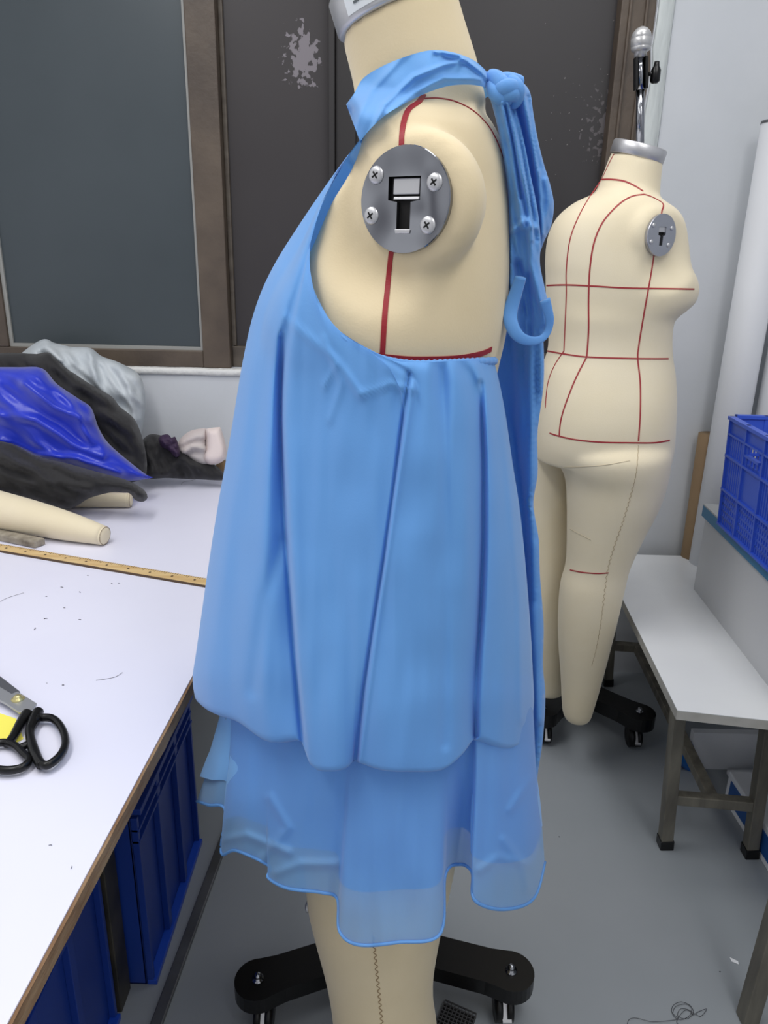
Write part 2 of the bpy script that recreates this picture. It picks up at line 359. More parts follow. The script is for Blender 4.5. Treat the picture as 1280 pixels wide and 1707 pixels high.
for i in range(46):
    px = random.gauss(985, 45); py = random.gauss(170, 75)
    if 890 < px < 1050 and py > 5: g.prism(fleck(px, py, random.uniform(.0006, .002), random.uniform(.0006, .0025)), (0, 0.0012, 0))
g.mesh('paint_flecks', mat('paint_fleck', (120, 116, 116), 0.8), wf, smooth=False, kind='stuff')

# ------------------------------------------------------------ cutting table on the left
TZ = 0.67; TX = -0.318
t = root('cutting_table', (-1.2, 1.3, 0), 'white laminate cutting table with a bare plywood edge, left of the blue dress', 'table')
e0 = Z(323, 1122, TZ); e1 = Z(15, 1700, TZ); dx = (e0.x - e1.x) / (e0.y - e1.y); fe = lambda y: e0.x + dx * (y - e0.y)
top = [(-2.4, 0.2, TZ - 0.003), (fe(0.2), 0.2, TZ - 0.003), (fe(2.245), 2.245, TZ - 0.003), (-2.4, 2.245, TZ - 0.003)]
G().prism(top, (0, 0, 0.003)).mesh('table_top', M_lam, t, smooth=False)
g = G(); ys = [0.2 + 2.045 * i / 80 for i in range(81)]
g.rings([[Vector((fe(y) - 0.05, y, TZ - 0.024)), Vector((fe(y) + 0.004 + 0.0012 * noise.noise(Vector((0, y * 40, 0))), y, TZ - 0.024)), Vector((fe(y) + 0.004 + 0.0015 * noise.noise(Vector((4, y * 60, 0))), y, TZ - 0.002)), Vector((fe(y) - 0.05, y, TZ - 0.0032))] for y in ys])
g.mesh('table_edge', M_ply, t, smooth=False)
G().prism([(p[0] - 0.052 if p[0] > -1 else p[0], p[1], TZ - 0.024) for p in top], (0, 0, 0.0205)).mesh('table_board', M_ply, t, smooth=False)
for (lx, ly) in ((-0.487, 1.03), (-0.43, 2.15), (-2.3, 1.03), (-2.3, 2.15)):
    G().box((lx - 0.025, ly - 0.025, 0), (lx + 0.025, ly + 0.025, TZ - 0.024)).mesh('leg', M_dark, t, smooth=False, bevel=0.002)
g = G(); g.box((-2.3, 2.13, 0.30), (-0.43, 2.17, 0.34)); g.mesh('rail', M_dark, t, smooth=False)
G().box((-0.47, 0.3, TZ - 0.075), (-0.44, 2.15, TZ - 0.024)).mesh('rail', M_dark, t, smooth=False)
# floor rail
a = Z(392, 1352, 0.0); b = Z(258, 1720, 0.0)
g = G(); d = (b - a); n_ = Vector((-d.y, d.x, 0)).normalized() * -0.011
g.prism([a + n_ * 0, b, b + n_ * 2.0, a + n_ * 2.0], (0, 0, 0.012)); g.box((0, 0, 0), (0, 0, 0))
g = G(); a2 = a + (a - b) * 0.3; g.prism([a2 - n_, b - n_, b + n_, a2 + n_], (0, 0, 0.01))
g.mesh('floor_rail', mat('dull_steel_strip', (92, 94, 96), 0.35, 0.5, rgb2=(116, 118, 120), nscale=8), smooth=False, label='grey metal strip lying on the floor beside the blue totes', cat='strip', bevel=0.002)

# blue totes below the table
def tote(y0, y1, x1, h, w, label):
    r = root('storage_tote', (x1 - w / 2, (y0 + y1) / 2, 0), label, 'tote', 'blue totes under the table')
    g = G(); th = 0.006
    g.box((x1 - w, y0, 0), (x1, y1, th)); g.box((x1 - th, y0, 0), (x1, y1, h)); g.box((x1 - w, y0, 0), (x1 - w + th, y1, h)); g.box((x1 - w, y0, 0), (x1, y0 + th, h)); g.box((x1 - w, y1 - th, 0), (x1, y1, h))
    g.mesh('shell', M_tote, r, smooth=False, bevel=0.002)
    n = 3
    for i in range(n + 1):
        y = y0 + (y1 - y0) * i / n; G().box((x1, max(y0, y - 0.009), 0.012), (x1 + 0.012, min(y1, y + 0.009), h - 0.02)).mesh('rib', M_tote, r, smooth=False, bevel=0.001)
    g = G(); g.box((x1, y0, h - 0.012), (x1 + 0.02, y1, h)); g.box((x1, y0, h - 0.05), (x1 + 0.014, y1, h - 0.044)); g.box((x1, y0, h - 0.075), (x1 + 0.014, y1, h - 0.069)); g.box((x1 - w, y0 - .012, h - .012), (x1, y0, h)); g.box((x1 - w - .012, y0, h - .012), (x1 - w, y1, h))
    g.mesh('rim', M_tote, r, smooth=False, bevel=0.001)
    G().box((x1, y0, 0), (x1 + 0.018, y1, 0.012)).mesh('foot_rim', mat('tote_foot', (30, 72, 178), 0.35), r, smooth=False, bevel=0.001)
tote(1.062, 1.43, -0.432, 0.41, 0.5, 'blue plastic tote under the table, the one beyond the black table leg')
tote(0.62, 0.995, -0.478, 0.41, 0.5, 'blue plastic tote under the table, nearest the camera, before the black leg')

# ------------------------------------------------------------ things on the table
def tp(px, py, h=0.0): return Z(px, py, TZ + h)
# wooden ruler
a, b = tp(-60, 900), tp(385, 975); d = (b - a).normalized(); n_ = Vector((-d.y, d.x, 0))
wdt = 0.030
RU = r = root('wooden_ruler', tuple((a + b) / 2), 'long wooden ruler lying across the white table', 'ruler')
a.z = b.z = TZ
G().prism([a, b, b + n_ * -wdt, a + n_ * -wdt], (0, 0, 0.006)).mesh('blade', M_wood, r, smooth=False, bevel=0.001)
g = G(); L = (b - a).length; k = 0; x = 0.01
while x < L - 0.005:
    l = 0.010 if k % 10 == 0 else (0.008 if k % 5 == 0 else 0.005); q = a + d * x - n_ * 0.0015; q.z = TZ + 0.0058
    g.prism([q, q + d * 0.0010, q + d * 0.0010 - n_ * l, q - n_ * l], (0, 0, 0.0006)); x += 0.0055; k += 1
g.mesh('tick_marks', M_ink, r, smooth=False)
x = 0.03
while x < L - 0.01:
    g = G()
    q = a + d * x - n_ * 0.014; q.z = TZ + 0.0058
    for s_ in (0, 0.0022): 
        q2 = q + d * s_; g.prism([q2, q2 + d * 0.0022, q2 + d * 0.0022 - n_ * 0.005, q2 - n_ * 0.005], (0, 0, 0.0005))
    g.mesh('numeral', M_ink, r, smooth=False); x += 0.055
G().prism([a - n_ * wdt, b - n_ * wdt, b - n_ * (wdt + 0.0015), a - n_ * (wdt + 0.0015)], (0, 0, 0.005)).mesh('dark_edge', mat('ruler_edge', (84, 64, 44), 0.6), r, smooth=False)
# stone block
a, b = tp(-90, 884, 0), tp(58, 915, 0); a.z = b.z = TZ; d = (b - a).normalized(); n_ = Vector((-d.y, d.x, 0)) * 0.030
G().prism([a, b, b + n_ + d * 0.004, a + n_], (0, 0, 0.018)).mesh('stone_block', M_stone, smooth=False, bevel=0.004, label='small grey stone bar weight lying behind the ruler', cat='paperweight')
# padded arm forms
def arm(px, name, label, capm):
    r0 = root(name, tuple(Z(px[-1][0], px[-1][2], TZ)), label, 'arm form', 'padded arm forms on the table')
    rings = []
    for i, (x, yt, yb) in enumerate(spl(px, 24)):
        lo = Z(x, yb, TZ + 0.003); c = None
        rad = (yb - yt) / 2 / FPX * (Vector(lo - CAM).length) * 0.98
        ctr = Z(x, (yt + yb) / 2, TZ + rad + 0.001); rings.append((ctr, rad))
    g = G(); g.tube([c for c, _ in rings], [q for _, q in rings], 32)
    dirn = (rings[-1][0] - rings[0][0]).normalized()
    g.mesh('sleeve', M_skin2, r0)
    c, q = rings[-1]
    g = G(); g.lathe(c, dirn, [(-0.002, q * 1.0), (0.003, q * 0.97), (0.006, q * 0.85), (0.007, q * 0.3)]); g.mesh('end_cap', M_skin2, r0)
    g = G(); ax = dirn; u = ax.cross(Vector((0, 0, 1))).normalized(); w_ = ax.cross(u)
    g.tube([c + ax * 0.005 + (u * math.cos(t_) + w_ * math.sin(t_)) * q * 0.93 for t_ in [2 * math.pi * k / 32 for k in range(32)]], 0.0006, 5, closed=True); g.mesh('seam', mat('seam_thread', (120, 100, 80), 0.8), r0)
arm([(-120, 800, 868), (-50, 810, 875), (0, 822, 881), (60, 838, 891), (120, 857, 901), (172, 877, 908)], 'arm_form', 'cream padded arm form lying in front on the table, behind the ruler', None)
arm([(60, 818, 845), (110, 819, 845), (160, 820, 845), (215, 822, 845)], 'arm_form', 'short end of a cream padded arm form poking from under black cloth', None)
# scissors
sc = root('fabric_scissors', tuple(tp(35, 1165)), 'black handled tailor scissors with steel blades on the white table', 'scissors')
def pl(pts, h, r_, flat=1.0, closed=False, n=40, name='handle', m=M_blk):
    q = pts + [pts[0]] if closed else pts
    s_ = spl(q, n + 1); s_ = s_[:-1] if closed else s_
    g = G(); rr = [p[2] * 0.00088 if len(p) > 2 else r_ for p in s_]
    g.tube([tp(p[0], p[1], h) for p in s_], rr, 12, closed=closed, flat=flat); return g
g = pl([(66, 1196), (88, 1198), (104, 1216), (109, 1240), (98, 1262), (76, 1276), (62, 1262), (52, 1236), (50, 1212)], 0.012, 0.0054, 1.1, True)
for q in [pl([(64, 1186, 9), (56, 1202, 9), (50, 1222, 7), (56, 1250, 8), (68, 1276, 7)], 0.011, 0, 1.0)]: g.add(q.v, q.f)
g.mesh('handle', M_blk, sc)
g = pl([(-22, 1248), (-8, 1240), (10, 1238), (26, 1244), (38, 1256), (48, 1268), (36, 1280), (12, 1284), (-12, 1280), (-26, 1266)], 0.010, 0.0052, 1.1, True)
for q in [pl([(46, 1190, 10), (34, 1206, 8), (22, 1228, 7), (10, 1242, 6)], 0.010, 0), pl([(34, 1246, 6), (44, 1242, 6), (54, 1237, 5)], 0.010, 0)]: g.add(q.v, q.f)
g.mesh('handle', M_blk, sc)
def flatpoly(px, h, th): return G().prism([tp(x, y, h) for x, y in px], (0, 0, th))
flatpoly([(-60, 1088), (-10, 1122), (34, 1156), (18, 1164), (-10, 1146), (-60, 1110)], 0.008, 0.004).mesh('blade', mat('dark_blade', (112, 114, 120), 0.4, 0.6), sc, smooth=False, bevel=0.0008)
flatpoly([(-60, 1120), (0, 1148), (20, 1160), (30, 1156), (62, 1176), (52, 1190), (32, 1191), (10, 1176), (-60, 1140)], 0.0095, 0.004).mesh('blade', M_blade, sc, smooth=False, bevel=0.0008)
c = tp(30, 1166, 0.013)
G().lathe(c, (0, 0, 1), [(0, 0.0095), (0.002, 0.0095), (0.003, 0.006), (0.006, 0.0055), (0.0075, 0.003)]).mesh('pivot_screw', M_brass, sc)
flatpoly([(-40, 1186), (0, 1190), (27, 1199), (39, 1232), (24, 1240), (-40, 1236)], 0.0002, 0.0012).mesh('paper_slip', M_yel, smooth=False, label='yellow paper slip under the scissors', cat='paper')
# thread scraps on table
for i, (x, y, w, an) in enumerate([(58, 1048, 5, 80), (76, 1031, 6, -15), (107, 1013, 4, 5), (133, 1033, 5, 0), (146, 959, 3, 10), (186, 973, 3, 0), (198, 972, 4, 0), (77, 994, 3, 0), (103, 979, 6, 10), (133, 987, 4, 30), (105, 1142, 3, 0), (78, 1139, 2, 0), (84, 1409, 4, 0), (119, 1446, 3, 80)]):
    u = Vector((math.cos(R(an)), -math.sin(R(an)) * 1.5, 0)); c = tp(x, y, 0.0008)
    o = G().tube([c - u * w * .0005, c + Vector((0.0003, 0.0006, 0)), c + u * w * .0005], 0.0006 if i < 11 else 0.0003, 5).mesh('thread_clipping', M_thread, label='tiny dark thread clipping on the bare white tabletop', cat='thread', group='thread clippings scattered on the table')
for pts, lab in (([(0, 1003), (14, 996), (40, 988)], 'thin dark thread on the table near the left picture edge'), ([(160, 1134), (190, 1129), (204, 1121)], 'fine grey hair-like thread in the middle of the white table'), ([(302, 808), (306, 803), (318, 801), (326, 799)], 'fine curled thread on the table beside the pink fleece')):
    G().tube([tp(p[0], p[1], 0.0006) for p in spl(pts, 12)], 0.00035, 5).mesh('loose_thread', mat('grey_thread', (120, 120, 128), 0.8), label=lab, cat='thread')

# heap of cloth at the wall
def plane_y(y0, Y0, y1, Y1): return lambda px, py: Y0 + (Y1 - Y0) * (py - y0) / (y1 - y0)
def lying(z0, yref, yend, push=0.0, h=0.0): return None
Yt = lambda px, py: tp(px, max(py, 760)).y
pillow('silver_cloth', [(-10, 640), (30, 594), (70, 566), (92, 572), (118, 578), (150, 580), (170, 594), (200, 605), (232, 625), (242, 660), (240, 700), (232, 740), (215, 770), (150, 780), (60, 760), (0, 720)],
       plane_y(566, 2.19, 780, 2.14), 0.06, 30, M_silver, ridges=[([(85, 575), (110, 620), (150, 660), (200, 700)], 0.025, 9), ([(150, 590), (162, 640), (200, 690)], 0.022, 7), ([(195, 610), (215, 650), (225, 700)], 0.02, 7), ([(40, 590), (75, 580), (100, 600)], 0.015, 6)], wr=(0.03, 50, 18, 60), step=4,
       label='crumpled silver grey cloth at the back of the fabric heap, against the wall', cat='cloth')
pillow('black_cloth', [(-30, 590), (20, 588), (60, 590), (82, 588), (110, 612), (150, 640), (185, 660), (200, 678), (225, 700), (240, 740), (245, 780), (235, 800), (180, 800), (80, 740), (-30, 700)],
       plane_y(588, 2.10, 800, 2.08), 0.07, 34, M_bcloth, ridges=[([(80, 590), (130, 640), (195, 672)], 0.03, 10), ([(160, 690), (215, 700), (238, 760)], 0.02, 9)], wr=(0.03, 45, 14, 60), step=6,
       label='black jersey cloth heaped between the silver cloth and the royal blue satin', cat='cloth')
pillow('blue_satin_cloth', [(-30, 612), (30, 612), (70, 614), (95, 640), (130, 664), (152, 680), (164, 712), (180, 738), (210, 765), (245, 792), (255, 796), (215, 802), (150, 800), (80, 780), (20, 750), (-30, 745)],
       plane_y(612, 2.0, 800, 1.99), 0.075, 30, M_satin, ridges=[([(0, 735), (60, 760), (130, 765), (200, 790)], 0.022, 7), ([(40, 640), (90, 680), (150, 700)], 0.02, 8), ([(0, 690), (60, 700), (120, 740), (170, 760)], 0.018, 8), ([(100, 650), (130, 690), (150, 740)], 0.014, 7)], wr=(0.022, 35, 26, 110), step=4,
       label='shiny royal blue satin cloth spread over the fabric heap', cat='cloth')
pillow('black_cloth', [(-30, 730), (20, 740), (60, 760), (110, 772), (160, 786), (210, 800), (238, 815), (246, 828), (240, 836), (226, 834), (215, 822), (190, 820), (150, 830), (125, 845), (105, 848), (60, 835), (20, 824), (-30, 812)],
       lambda px, py: lerp_tab([(730, 1.90), (850, 1.83)], py), 0.05, 26, M_bcloth, ridges=[([(0, 760), (80, 800), (150, 815)], 0.02, 8), ([(60, 765), (150, 795), (230, 822)], 0.016, 7)], wr=(0.02, 25, 12, 60), step=5,
       label='black garment lying in front of the royal blue satin over the arm forms', cat='cloth')
pillow('black_cloth', [(236, 735), (250, 724), (275, 728), (300, 745), (330, 762), (350, 770), (370, 785), (374, 800), (330, 799), (280, 797), (245, 796), (236, 770)],
       plane_y(724, 2.17, 800, 2.12), 0.04, 16, M_bcloth, ridges=[([(262, 740), (258, 790)], 0.02, 6), ([(275, 790), (300, 764), (330, 780)], 0.018, 6)], wr=(0.02, 60, 9, 30), step=4,
       label='dark rumpled garment on the table in front of the pinkish fleece', cat='cloth')
pillow('plum_scrunchie', [(264, 732), (268, 726), (280, 724), (286, 730), (292, 728), (298, 744), (300, 758), (292, 762), (280, 750), (268, 744)], plane_y(724, 2.10, 800, 2.08), 0.025, 9, M_plum, wr=(0.02, 20, 6, 12), step=3, label='small crumpled plum coloured fabric bit beside the pinkish fleece', cat='cloth')
pk = root('fleece_garment', tuple(tp(335, 790)), 'pinkish grey folded fleece piece with a paler cuff, standing on the table by the wall', 'garment')
pillow('body', [(292, 752), (300, 732), (318, 718), (342, 714), (346, 720), (346, 745), (350, 774), (328, 777), (312, 764)], plane_y(714, 2.16, 780, 2.13), 0.04, 14, M_pink, pk, ridges=[([(305, 755), (320, 745), (345, 748)], 0.025, 4), ([(300, 740), (325, 728), (345, 727)], 0.012, 5)], wr=(0.01, 10, 14, 40), step=4)
pillow('cuff', [(342, 715), (362, 712), (368, 714), (376, 740), (377, 758), (370, 770), (352, 775), (340, 770), (338, 758), (343, 745)], plane_y(714, 2.14, 780, 2.11), 0.035, 12, mat('pale_pink_cuff', (224, 210, 206), 0.8), pk, step=4)
pillow('cardboard_piece', [(354, 778), (376, 766), (380, 796), (372, 797)], plane_y(766, 2.17, 800, 2.16), 0.008, 5, M_card, step=4, hard=True, label='bit of brown card behind the pinkish fleece, next to the dress edge', cat='cardboard')

# ------------------------------------------------------------ right side: bench, desk, crate, rolls
bn = root('white_bench', (0.8, 1.75, 0), 'low white topped bench with worn steel legs, right of the dress', 'bench')
BZ = 0.45
q = [Z(1129, 1184, BZ), Vector((0.93, 1.29, BZ)), Z(1155, 927, BZ), Vector((0.688, 2.21, BZ))]
G().prism([p - Vector((0, 0, 0.0015)) for p in q], (0, 0, 0.0015)).mesh('bench_top', M_bench, bn, smooth=False)
G().prism([p - Vector((0, 0, 0.0225)) for p in q], (0, 0, 0.021)).mesh('top_board', M_benchedge, bn, smooth=False)
lt = BZ - 0.0175
L1a = P(1131, 1196, 1.43); L1a = Vector((0.655, 1.425, lt)); L1b = Z(1108, 1410, 0)
L2a = Vector((0.85, 1.41, lt)); L2b = Z(1249, 1425, 0)
far = 0.72
legs = [(L1a, L1b), (L2a, L2b), (L1a + Vector((0.06, far, 0)), L1b + Vector((0.06, far, 0))), (L2a + Vector((0.04, far, 0)), L2b + Vector((0.04, far, 0)))]
for a, b in legs:
    lg = G().beam(a, b, 0.028, 0.028, up=(0, 1, 0)).mesh('leg', M_old, bn, smooth=False, bevel=0.002)
    u = (a - b).normalized(); G().beam(b + u * 0.0, b + u * 0.028, 0.032, 0.032, up=(0, 1, 0)).mesh('rubber_foot', M_blk, lg, smooth=False, bevel=0.002)
def at(l, z): a, b = l; return b + (a - b) * (z / a.z)
for i, j in ((0, 1), (2, 3)):
    G().beam(at(legs[i], 0.15), at(legs[j], 0.15), 0.024, 0.026).mesh('cross_rail', M_old, bn, smooth=False, bevel=0.002)
    G().beam(at(legs[i], lt - 0.022), at(legs[j], lt - 0.022), 0.02, 0.044).mesh('apron', M_dark, bn, smooth=False, bevel=0.002)
m1_ = (at(legs[0], 0.15) + at(legs[1], 0.15)) / 2; m2_ = (at(legs[2], 0.15) + at(legs[3], 0.15)) / 2
G().beam(m1_, m2_, 0.026, 0.024).mesh('stretcher', M_old, bn, smooth=False, bevel=0.002)
for i, j in ((0, 2), (1, 3)): G().beam(at(legs[i], lt - 0.02), at(legs[j], lt - 0.02), 0.02, 0.04).mesh('apron', M_dark, bn, smooth=False)
# another bench leg at the lower right corner
a = Z(1245, 1700, 0); g = G(); b = P(1310, 1500, 1.06)
o = root('steel_stool', (a.x + 0.1, a.y - 0.1, 0), 'steel legged stool, only one leg showing at the bottom right corner', 'stool')
for dx_, dy_ in ((0, 0), (0.3, 0), (0, -0.3), (0.3, -0.3)):
    G().beam(a + Vector((dx_, dy_, 0)), Vector((a.x + 0.02 + dx_ * 0.85, a.y + 0.01 + dy_ * .85, 0.40)), 0.03, 0.03, up=(0, 1, 0)).mesh('leg', M_old, o, smooth=False, bevel=0.002)
# desk
dk_ = root('white_desk', (1.35, 1.5, 0), 'white side desk with a teal banded edge, under the blue crate', 'desk')
DZ = 0.70
A = Z(1172, 842, DZ); Bq = Z(1300, 963, DZ); dd = (Bq - A).normalized(); A1 = A; B1 = A + dd * 1.5
nrm = Vector((-dd.y, dd.x, 0));
if nrm.x < 0: nrm = -nrm
G().prism([A1, B1, B1 + nrm * 0.6, A1 + nrm * 0.6], (0, 0, 0.004)).mesh('desk_top', mat('desk_top_grey', (176, 178, 176), 0.5), dk_, smooth=False)
G().prism([A1 - Vector((0, 0, .03)), B1 - Vector((0, 0, .03)), B1 + nrm * 0.02 - Vector((0, 0, .03)), A1 + nrm * 0.02 - Vector((0, 0, .03))], (0, 0, 0.03)).mesh('edge_band', M_teal, dk_, smooth=False)
def dn(p, z): return Vector((p.x, p.y, z))
i0 = A1 + nrm * 0.012; i1 = B1 + nrm * 0.012
G().prism([dn(i0, 0.40), dn(i1, 0.40), dn(i1 + nrm * 0.016, 0.40), dn(i0 + nrm * 0.016, 0.40)], (0, 0, DZ - 0.431)).mesh('side_panel', mat('desk_panel', (196, 197, 199), 0.5), dk_, smooth=False)
G().prism([dn(i0 + nrm * .3, 0.0), dn(i1 + nrm * .3, 0.0), dn(i1 + nrm * 0.56, 0.0), dn(i0 + nrm * 0.56, 0.0)], (0, 0, DZ - 0.001)).mesh('drawer_block', mat('desk_panel', (196, 197, 199), 0.5), dk_, smooth=False)
# crate on the desk
cr_ = root('perforated_crate', (0.95, 1.5, DZ + 0.004), 'bright blue perforated plastic crate standing on the white desk', 'crate')
c0 = Z(1200, 873, DZ + 0.006); c1 = Z(1280, 948, DZ + 0.006); cd_ = (c1 - c0).normalized(); Lc = 0.52; cn = Vector((-cd_.y, cd_.x, 0))
if cn.x < 0: cn = -cn
Wc, Hc = 0.36, 0.275
lean = 0.010
def crate_wall(o, u, L, H, out, skipbase=False):
    """o: lower corner, u: along, out: outward"""
    up = Vector((0, 0, 1)); g = G(); th = 0.003
    up = (up + out * 0.05)
    def bar(s0, s1, z0, z1, t0, t1):
        P8 = [o + u * s0 + up * z0 + out * t0, o + u * s1 + up * z0 + out * t0, o + u * s1 + up * z0 + out * t1, o + u * s0 + up * z0 + out * t1]
        g.prism(P8, up * (z1 - z0))
    bar(0, L, H - 0.008, H, -0.004, 0.012); bar(0, L, H - 0.045, H - 0.040, -0.002, 0.008)
    for z in (0.0, H * 0.33, H * 0.64): bar(0, L, z, z + 0.006, -0.002, 0.009)
    nb = 5
    for i in range(nb + 1):
        s = L * i / nb; bar(max(0, s - 0.004), min(L, s + 0.004), 0, H, -0.002, 0.008)
    for i in range(nb):
        for r_ in range(3):
            z0 = [0.006, H * .33 + .006, H * .64 + .006][r_]; z1 = [H * .33, H * .64, H - 0.045][r_]; s0 = L * i / nb + 0.004; s1 = L * (i + 1) / nb - 0.004
            if (r_ == 1 and i in (1, 3)): bar(s0, s1, z0, z1, 0, 0.003); continue
            if r_ == 2 and i in (1, 3):       # hand hold
                bar(s0, s1, z0, z0 + 0.006, 0, 0.003)
                for k in range(5): s = s0 + (s1 - s0) * (k + .5) / 5; bar(s - .0035, s + .0035, z0, z0 + 0.022, 0, 0.003)
                bar(s0 + .01, s1 - .01, z0 + 0.022, z0 + 0.028, 0, 0.010); bar(s0, s0 + 0.012, z0, z1, 0, 0.004); bar(s1 - 0.012, s1, z0, z1, 0, 0.004); continue
            k = 8
            for j in range(k): s = s0 + (s1 - s0) * (j + .5) / k; w = (s1 - s0) / k * 0.24; bar(s - w, s + w, z0, z1, 0, 0.003)
            if r_ == 0:
                for j in range(1, 5): z = z0 + (z1 - z0) * j / 5; bar(s0, s1, z - 0.003, z + 0.003, 0, 0.003)
    bar(0, L, H - 0.04, H - 0.008, 0, 0.003)
    return g
for nm, (oo, uu, LL, ot) in {'side_wall': (c0, cd_, Lc, -cn)}.items(): crate_wall(oo, uu, LL, Hc, ot).mesh('side_wall', M_crate, cr_, smooth=False)
crate_wall(c0 + cn * Wc, cd_, Lc, Hc, cn).mesh('side_wall', M_crate, cr_, smooth=False)
crate_wall(c0, cn, Wc, Hc, -cd_).mesh('end_wall', M_crate, cr_, smooth=False)
crate_wall(c0 + cd_ * Lc, cn, Wc, Hc, cd_).mesh('end_wall', M_crate, cr_, smooth=False)
G().prism([c0, c0 + cd_ * Lc, c0 + cd_ * Lc + cn * Wc, c0 + cn * Wc], (0, 0, 0.004)).mesh('base', M_crate, cr_, smooth=False)
# rolls by the wall
def roll(x, y, r_, h, label):
    rr = root('paper_roll', (x, y, 0), label, 'paper roll', 'white paper rolls behind the desk')
    G().lathe((x, y, 0), (0, 0, 1), [(0, r_), (h, r_)], 40).mesh('sheet', M_paper, rr, bevel=0)
    G().lathe((x, y, h), (0, 0, 1), [(0, r_ * 1.02), (0.006, r_ * 1.02), (0.0065, r_ * 0.8), (-0.03, r_ * 0.78)], 40).mesh('core_ring', mat('roll_ring', (96, 98, 100), 0.5), rr)
rx = P(1270, 205, 2.15)
roll(rx.x + 0.052, 2.15, 0.05, rx.z, 'tall white paper roll with a grey rim, standing behind the crate')
roll(rx.x + 0.20, 2.12, 0.085, 1.35, 'thick white paper roll right of the tall rimmed roll, behind the crate')
bt = P(1167, 724, 2.19)
bt2 = Z(1151, 935, 0.45)
g = G(); w_ = 0.06
g = G(); g.tube([Vector((bt2.x + 0.035 - 0.01, 2.2, 0)), Vector((bt.x + 0.035, 2.2, bt.z))], 0.034, 28)
g.mesh('cardboard_tube', M_card, label='brown cardboard tube standing in the corner gap behind the bench', cat='tube')
# things beyond the bench on the floor
bY = Z(1180, 1282, 0).y; bz = P(1180, 1222, bY).z
G().box((P(1150, 1260, bY).x, bY, 0), (1.05, bY + 0.02, bz)).mesh('foam_board', M_white, smooth=False, label='white board standing on the floor behind the bench legs', cat='board')
q = [Z(1212, 1283, 0.012), Z(1237, 1328, 0.012), Z(1300, 1330, 0.012), Z(1290, 1283, 0.012)]
G().prism(q, (0, 0, -0.012)).mesh('foam_sheet', M_white, smooth=False, label='flat white sheet on the floor seen below the bench rail', cat='board')
q = P(1145, 1262, 1.66)
pillow('blue_bag', [(1120, 1236), (1150, 1234), (1162, 1262), (1164, 1288), (1146, 1288), (1136, 1278), (1120, 1270)], lambda a, b: Z(a, 1288, 0.0).y + 0.02, 0.02, 8, mat('blue_film', (30, 96, 168), 0.2), step=4, label='small blue plastic bag on the floor beneath the bench', cat='bag')
bx = root('blue_white_box', (1.0, 1.30, 0), 'white box with blue side panel on the floor at the right picture edge', 'box')
pa = Z(1272, 1395, 0.0)
G().box((0.905, 1.27, 0), (1.15, 1.62, 0.09)).mesh('carton', M_white, bx, smooth=False, bevel=0.003)
G().box((0.903, 1.28, 0.02), (0.905, 1.60, 0.075)).mesh('printed_panel', mat('box_blue', (40, 90, 160), 0.4), bx, smooth=False)

# floor litter
c = Z(1223, 1602, 0.002)
G().prism([Z(1216, 1596, .001), Z(1230, 1603, .001), Z(1231, 1608, .001), Z(1219, 1603, .001)], (0, 0, 0.001)).mesh('paper_scrap', M_white, smooth=False, label='tiny white paper scrap alone on the grey floor', cat='paper')
pts = []
cx, cy = 1138, 1690
path = [(1045, 1712), (1048, 1700), (1060, 1697), (1085, 1703), (1110, 1702), (1130, 1698), (1120, 1688), (1122, 1676), (1136, 1670), (1152, 1678), (1150, 1692), (1134, 1700), (1122, 1692), (1126, 1678), (1145, 1674), (1156, 1686), (1146, 1698), (1130, 1694), (1134, 1682), (1150, 1684), (1154, 1692), (1165, 1686), (1178, 1682), (1168, 1694), (1158, 1690), (1142, 1684), (1128, 1702), (1136, 1712)]
G().tube([Z(p[0], p[1], 0.0015 + 0.002 * (0.5 + 0.5 * math.sin(i * 0.9))) for i, p in enumerate(spl(path, 160))], 0.0004, 5).mesh('thread_tangle', M_thread, label='tangled loop of dark thread on the floor at the bottom edge', cat='thread')
for (x, y) in ((932, 1395), (1200, 1620), (238, 1571)):
    G().lathe(Z(x, y, 0), (0, 0, 1), [(0, 0.0015), (0.001, 0.001)], 6).mesh('floor_speck', M_thread, label='tiny dark speck on the grey floor', cat='speck', group='specks on the floor')
# mesh tray
g = G(); a = Z(742, 1667, 0.012); b = Z(794, 1690, 0.012); d1 = (b - a); d2 = Vector((d1.y, -d1.x, 0)) * 1.6
if d2.y > 0: d2 = -d2
n1, n2 = 9, 14
for i in range(n1 + 1): g.beam(a + d1 * i / n1, a + d1 * i / n1 + d2, 0.0013, 0.003)
for i in range(n2 + 1): g.beam(a + d2 * i / n2, a + d2 * i / n2 + d1, 0.0016, 0.003)
tb = G().prism([dn(a, 0.001), dn(a + d1, 0.001), dn(a + d1 + d2, 0.001), dn(a + d2, 0.001)], (0, 0, 0.004)).mesh('mesh_tray', M_hole, smooth=False, label='black square mesh tray on the floor beside the cream leg', cat='tray')
g.mesh('lattice', mat('tray_lattice', (74, 74, 76), 0.5), tb, smooth=False)

